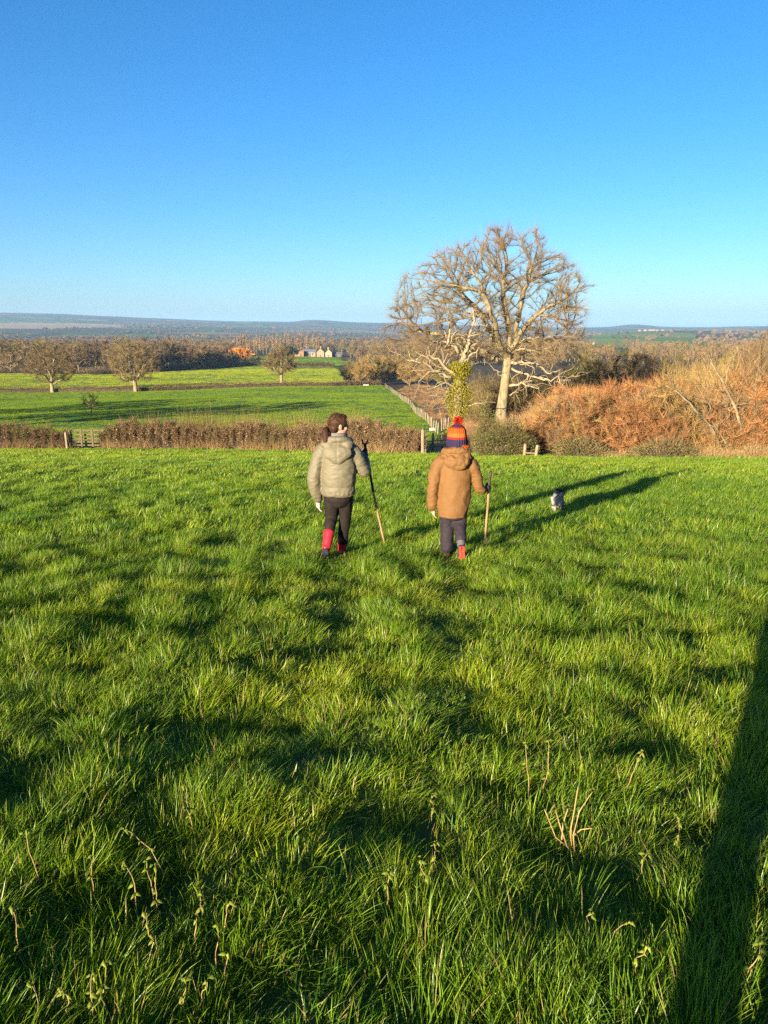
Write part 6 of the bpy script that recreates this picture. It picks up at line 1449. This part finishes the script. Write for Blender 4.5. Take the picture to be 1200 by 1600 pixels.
# ------------------------------------------------------------------ the dog
def dog():
    p = G(871, 799); x0, y0 = p.x, p.y; z0 = zat(x0, y0)
    t = empty('dog', (x0, y0, z0), R(176), 'small white terrier with black ears and tan face patch trotting through the grass', 'dog')
    t.scale = (0.9, 0.9, 0.9)
    # built nose towards +y, then turned to face uphill
    sh = [loft([((0, -0.20, 0.235), 0.060, 0.065), ((0, -0.13, 0.235), 0.075, 0.078), ((0, -0.02, 0.225), 0.078, 0.085), ((0, 0.08, 0.220), 0.085, 0.098), ((0, 0.15, 0.235), 0.072, 0.085)], 18),
          limb([(0, 0.14, 0.26, 0.066), (0, 0.19, 0.32, 0.058), (0, 0.215, 0.365, 0.055)]), ellipsoid((0, 0.235, 0.385), (0.066, 0.068, 0.060)), limb([(0, 0.275, 0.372, 0.040), (0, 0.315, 0.355, 0.031), (0, 0.338, 0.350, 0.023)]),
          limb([(0, -0.22, 0.27, 0.020), (0.01, -0.27, 0.31, 0.016), (0.015, -0.29, 0.36, 0.010)], 10)]
    for s, dy in ((-1, 0.05), (1, -0.03)):
        sh.append(limb([(s * 0.055, 0.11, 0.20, 0.042), (s * 0.056, 0.10 + dy * 0.3, 0.13, 0.027), (s * 0.056, 0.10 + dy, 0.075, 0.021), (s * 0.056, 0.105 + dy * 1.3, 0.02, 0.019), (s * 0.056, 0.125 + dy * 1.3, 0.012, 0.018)], 12))
        sh.append(limb([(s * 0.052, -0.14, 0.22, 0.055), (s * 0.056, -0.10 - dy * 0.5, 0.14, 0.036), (s * 0.056, -0.17 - dy, 0.085, 0.022), (s * 0.056, -0.155 - dy, 0.02, 0.019), (s * 0.056, -0.135 - dy, 0.012, 0.018)], 12))
    m = fuse(sh, 0.007, 3, 'dog_body'); wrinkle(m, lambda p, n: 0.006 * mnoise.noise(p * 55) + 0.003 * mnoise.noise(p * 130))
    a = m.attributes.new('coat', 'FLOAT_COLOR', 'POINT'); cols = []
    W_, BK, TN, GY = (0.24, 0.235, 0.23), (0.012, 0.011, 0.011), (0.15, 0.07, 0.028), (0.07, 0.068, 0.07)
    for v in m.vertices:
        c = v.co; col = W_
        if c.y > 0.19 and c.z > 0.325:
            if c.z > 0.405 and abs(c.x) < 0.038: col = BK if c.x > -0.02 else GY
            elif c.x < -0.012 and c.y < 0.30: col = TN
            elif c.x > 0.03 and c.z > 0.38: col = GY
            if c.y > 0.35 and c.z > 0.345: col = BK
        elif mnoise.noise(c * 9 + Vector((4, 0, 0))) > 0.24: col = GY
        elif c.z > 0.26 and c.y < -0.05 and mnoise.noise(c * 7) > -0.1: col = BK
        cols += [*col, 1.0]
    a.data.foreach_set('color', cols)
    k = NT('terrier_coat'); n_ = k.noise(k.coord(), 90, 3); c_ = k.attr('coat').outputs['Color']
    m.materials.append(k.pbr(k.mix(0.35, c_, k.mix(1.0, c_, k.ramp(n_, [(0.3, (0.35, 0.33, 0.3)), (0.7, (1, 1, 1))]), 'MULTIPLY')), 0.9, 0.1, k.bump(n_, 0.5, 0.006)))
    body = link('body', m, None, t)
    BLK = mottled('black_dog_fur', (0.012, 0.011, 0.011), (0.03, 0.027, 0.025), 60, 0.8, 0.2, 0.003)
    for s in (-1, 1):
        link('ear', fuse([loft([((s * 0.042, 0.215, 0.428), 0.024, 0.010), ((s * 0.066, 0.222, 0.452), 0.026, 0.010), ((s * 0.086, 0.235, 0.436), 0.016, 0.008)], 12)], 0.004, 2, 'dog_ear'), BLK, body)
        b = MB(); b.add(*ellipsoid((s * 0.028, 0.293, 0.396), (0.009, 0.007, 0.009), None, 10, 8)); b.build('eye', EYE, body, True)
    b = MB(); b.add(*ellipsoid((0, 0.358, 0.358), (0.013, 0.010, 0.010), None, 12, 8)); b.build('nose', EYE, body, True)
dog()
# ================================================================== withered stems in the foreground, haze
STEM = mottled('withered_stem', (0.17, 0.115, 0.045), (0.31, 0.215, 0.095), 40, 0.8, 0.2, 0.002, stretch=(1, 1, 0.2))
k_ = NT('shrivelled_leaf'); f_ = k_.noise(k_.coord(), 60, 3)
NLEAF = k_.pbr(k_.ramp(f_, [(0.3, (0.08, 0.13, 0.010)), (0.7, (0.22, 0.25, 0.025))]), 0.6, 0.3, None, 0.25)
def nettles():
    spec = [(301, 1300, 296, 1237), (63, 1390, 52, 1312), (150, 1407, 149, 1357), (37, 1500, 25, 1437), (265, 1360, 200, 1305), (217, 1422, 205, 1355), (240, 1410, 237, 1350), (245, 1500, 235, 1437), (245, 1420, 250, 1370),
            (305, 1487, 317, 1460), (340, 1520, 345, 1475), (350, 1550, 360, 1495), (307, 1600, 332, 1535), (287, 1600, 300, 1560), (165, 1590, 172, 1525), (152, 1600, 150, 1560), (67, 1595, 57, 1550), (108, 1600, 110, 1570), (350, 1470, 365, 1445), (315, 1445, 320, 1420),
            (827, 1250, 817, 1175), (847, 1252, 857, 1175), (975, 1250, 1000, 1190), (675, 1290, 675, 1250), (605, 1425, 606, 1365), (678, 1365, 678, 1325), (670, 1395, 657, 1382), (1055, 1340, 1052, 1305), (990, 1390, 1005, 1355), (915, 1495, 917, 1445), (945, 1505, 970, 1470), (992, 1550, 995, 1522), (1160, 1555, 1170, 1520), (1175, 1390, 1180, 1330)]
    for k, (bx, by, tx, ty) in enumerate(spec):
        g = random.Random(900 + k); p = G(bx, by); p.z = zat(p.x, p.y); q = at(tx, ty, p.y + 0.03)
        hgt = max(0.08, q.z - p.z) + 0.05; dx = q.x - p.x
        t = empty('nettle_plant', p, 0, 'withered nettle stalk with shrivelled green leaves at its tip in the long grass', 'nettle', 'withered nettle stalks in the grass')
        n = 7; pts = [Vector((dx * (i / n) ** 1.3 + g.gauss(0, 0.003), 0.02 * math.sin(i * 0.8 + k) * (i / n), hgt * (i / n) - 0.03 * (i == 0))) for i in range(n + 1)]
        b = MB(); b.tube(pts, [(0.0021 - 0.0011 * i / n) * g.uniform(0.85, 1.15) for i in range(n + 1)], 6); b.build('stem', STEM, t, True)
        for j in range(g.choice((3, 5, 6, 8, 9))):
            c = pts[-1] + Vector((g.gauss(0, 0.004), g.gauss(0, 0.004), g.gauss(0, 0.004))) if j < 4 else pts[g.randint(3, n - 1)]; a = j * 2.4 + g.uniform(0, 1); d = Vector((math.cos(a), math.sin(a), g.uniform(-0.5, 0.5))).normalized(); L = g.uniform(0.008, 0.021); W_ = L * g.uniform(0.28, 0.42); s_ = d.cross(Vector((0, 0, 1))).normalized(); u = s_.cross(d)
            l = MB(); l.add([c, c + d * L * 0.35 + s_ * W_ - u * 0.003, c + d * L * 0.4 + u * 0.004, c + d * L * 0.35 - s_ * W_ - u * 0.003, c + d * L * 0.8 + s_ * W_ * 0.55 - u * 0.008, c + d * L * 0.85 - u * 0.004, c + d * L * 0.8 - s_ * W_ * 0.55 - u * 0.008, c + d * L * 1.1 - u * 0.012],
                            [(0, 1, 2), (0, 2, 3), (1, 4, 5, 2), (2, 5, 6, 3), (4, 7, 5), (5, 7, 6)]); l.build('leaf', NLEAF, t, True)
    # the branching dead stalk
    p = G(907, 1340); p.z = zat(p.x, p.y); t = empty('dead_stalk', p, 0, 'branching straw coloured dead stalk forking low in the long grass', 'dead plant')
    for k, pts in enumerate([[(907, 1338), (885, 1322), (868, 1308), (858, 1282), (851, 1265)], [(895, 1332), (891, 1300), (897, 1268), (903, 1232), (904, 1222)], [(898, 1334), (896, 1305), (905, 1268), (920, 1245), (927, 1236)], [(878, 1312), (880, 1285), (888, 1262)], [(896, 1306), (908, 1296), (925, 1294)], [(886, 1322), (875, 1290), (868, 1266)]]):
        b = MB(); P = [at(a, c, p.y + 0.02 * math.sin(k * 2 + i)) - p for i, (a, c) in enumerate(pts)]
        if k == 0: P = [Vector((0.01, 0, -0.02))] + P
        b.tube(P, [0.0030 - 0.0018 * i / len(P) for i in range(len(P))], 6); b.build('stalk', STEM, t, True)
    for c in ((927, 1236), (925, 1294), (888, 1262)):
        g = random.Random(c[0]); q = at(c[0], c[1], p.y) - p
        for j in range(5):
            a = j * 1.3; d = Vector((math.cos(a), math.sin(a), 0.3)).normalized(); s_ = d.cross(Vector((0, 0, 1))).normalized(); L = 0.018; l = MB()
            l.add([q, q + d * L * 0.4 + s_ * 0.006, q + d * L, q + d * L * 0.4 - s_ * 0.006, q + d * L * 0.4 + Vector((0, 0, 0.004))], [(0, 1, 4), (1, 2, 4), (2, 3, 4), (3, 0, 4)]); l.build('leaf', NLEAF, t, True)
nettles()

def haze():
    b = MB(); b.box((-15000, -15000, -75), (15000, 15000, 178)); m = bpy.data.materials.new('valley_haze'); m.use_nodes = True; nt = m.node_tree; nt.nodes.clear()
    v = nt.nodes.new('ShaderNodeVolumePrincipled'); v.inputs['Color'].default_value = (0.32, 0.58, 1.0, 1); v.inputs['Density'].default_value = 7.5e-5; v.inputs['Anisotropy'].default_value = 0.0
    o = nt.nodes.new('ShaderNodeOutputMaterial'); nt.links.new(v.outputs[0], o.inputs['Volume'])
    tag(b.build('haze', m), 'pale blue haze lying over the far valley', 'haze', kind='stuff')
haze()
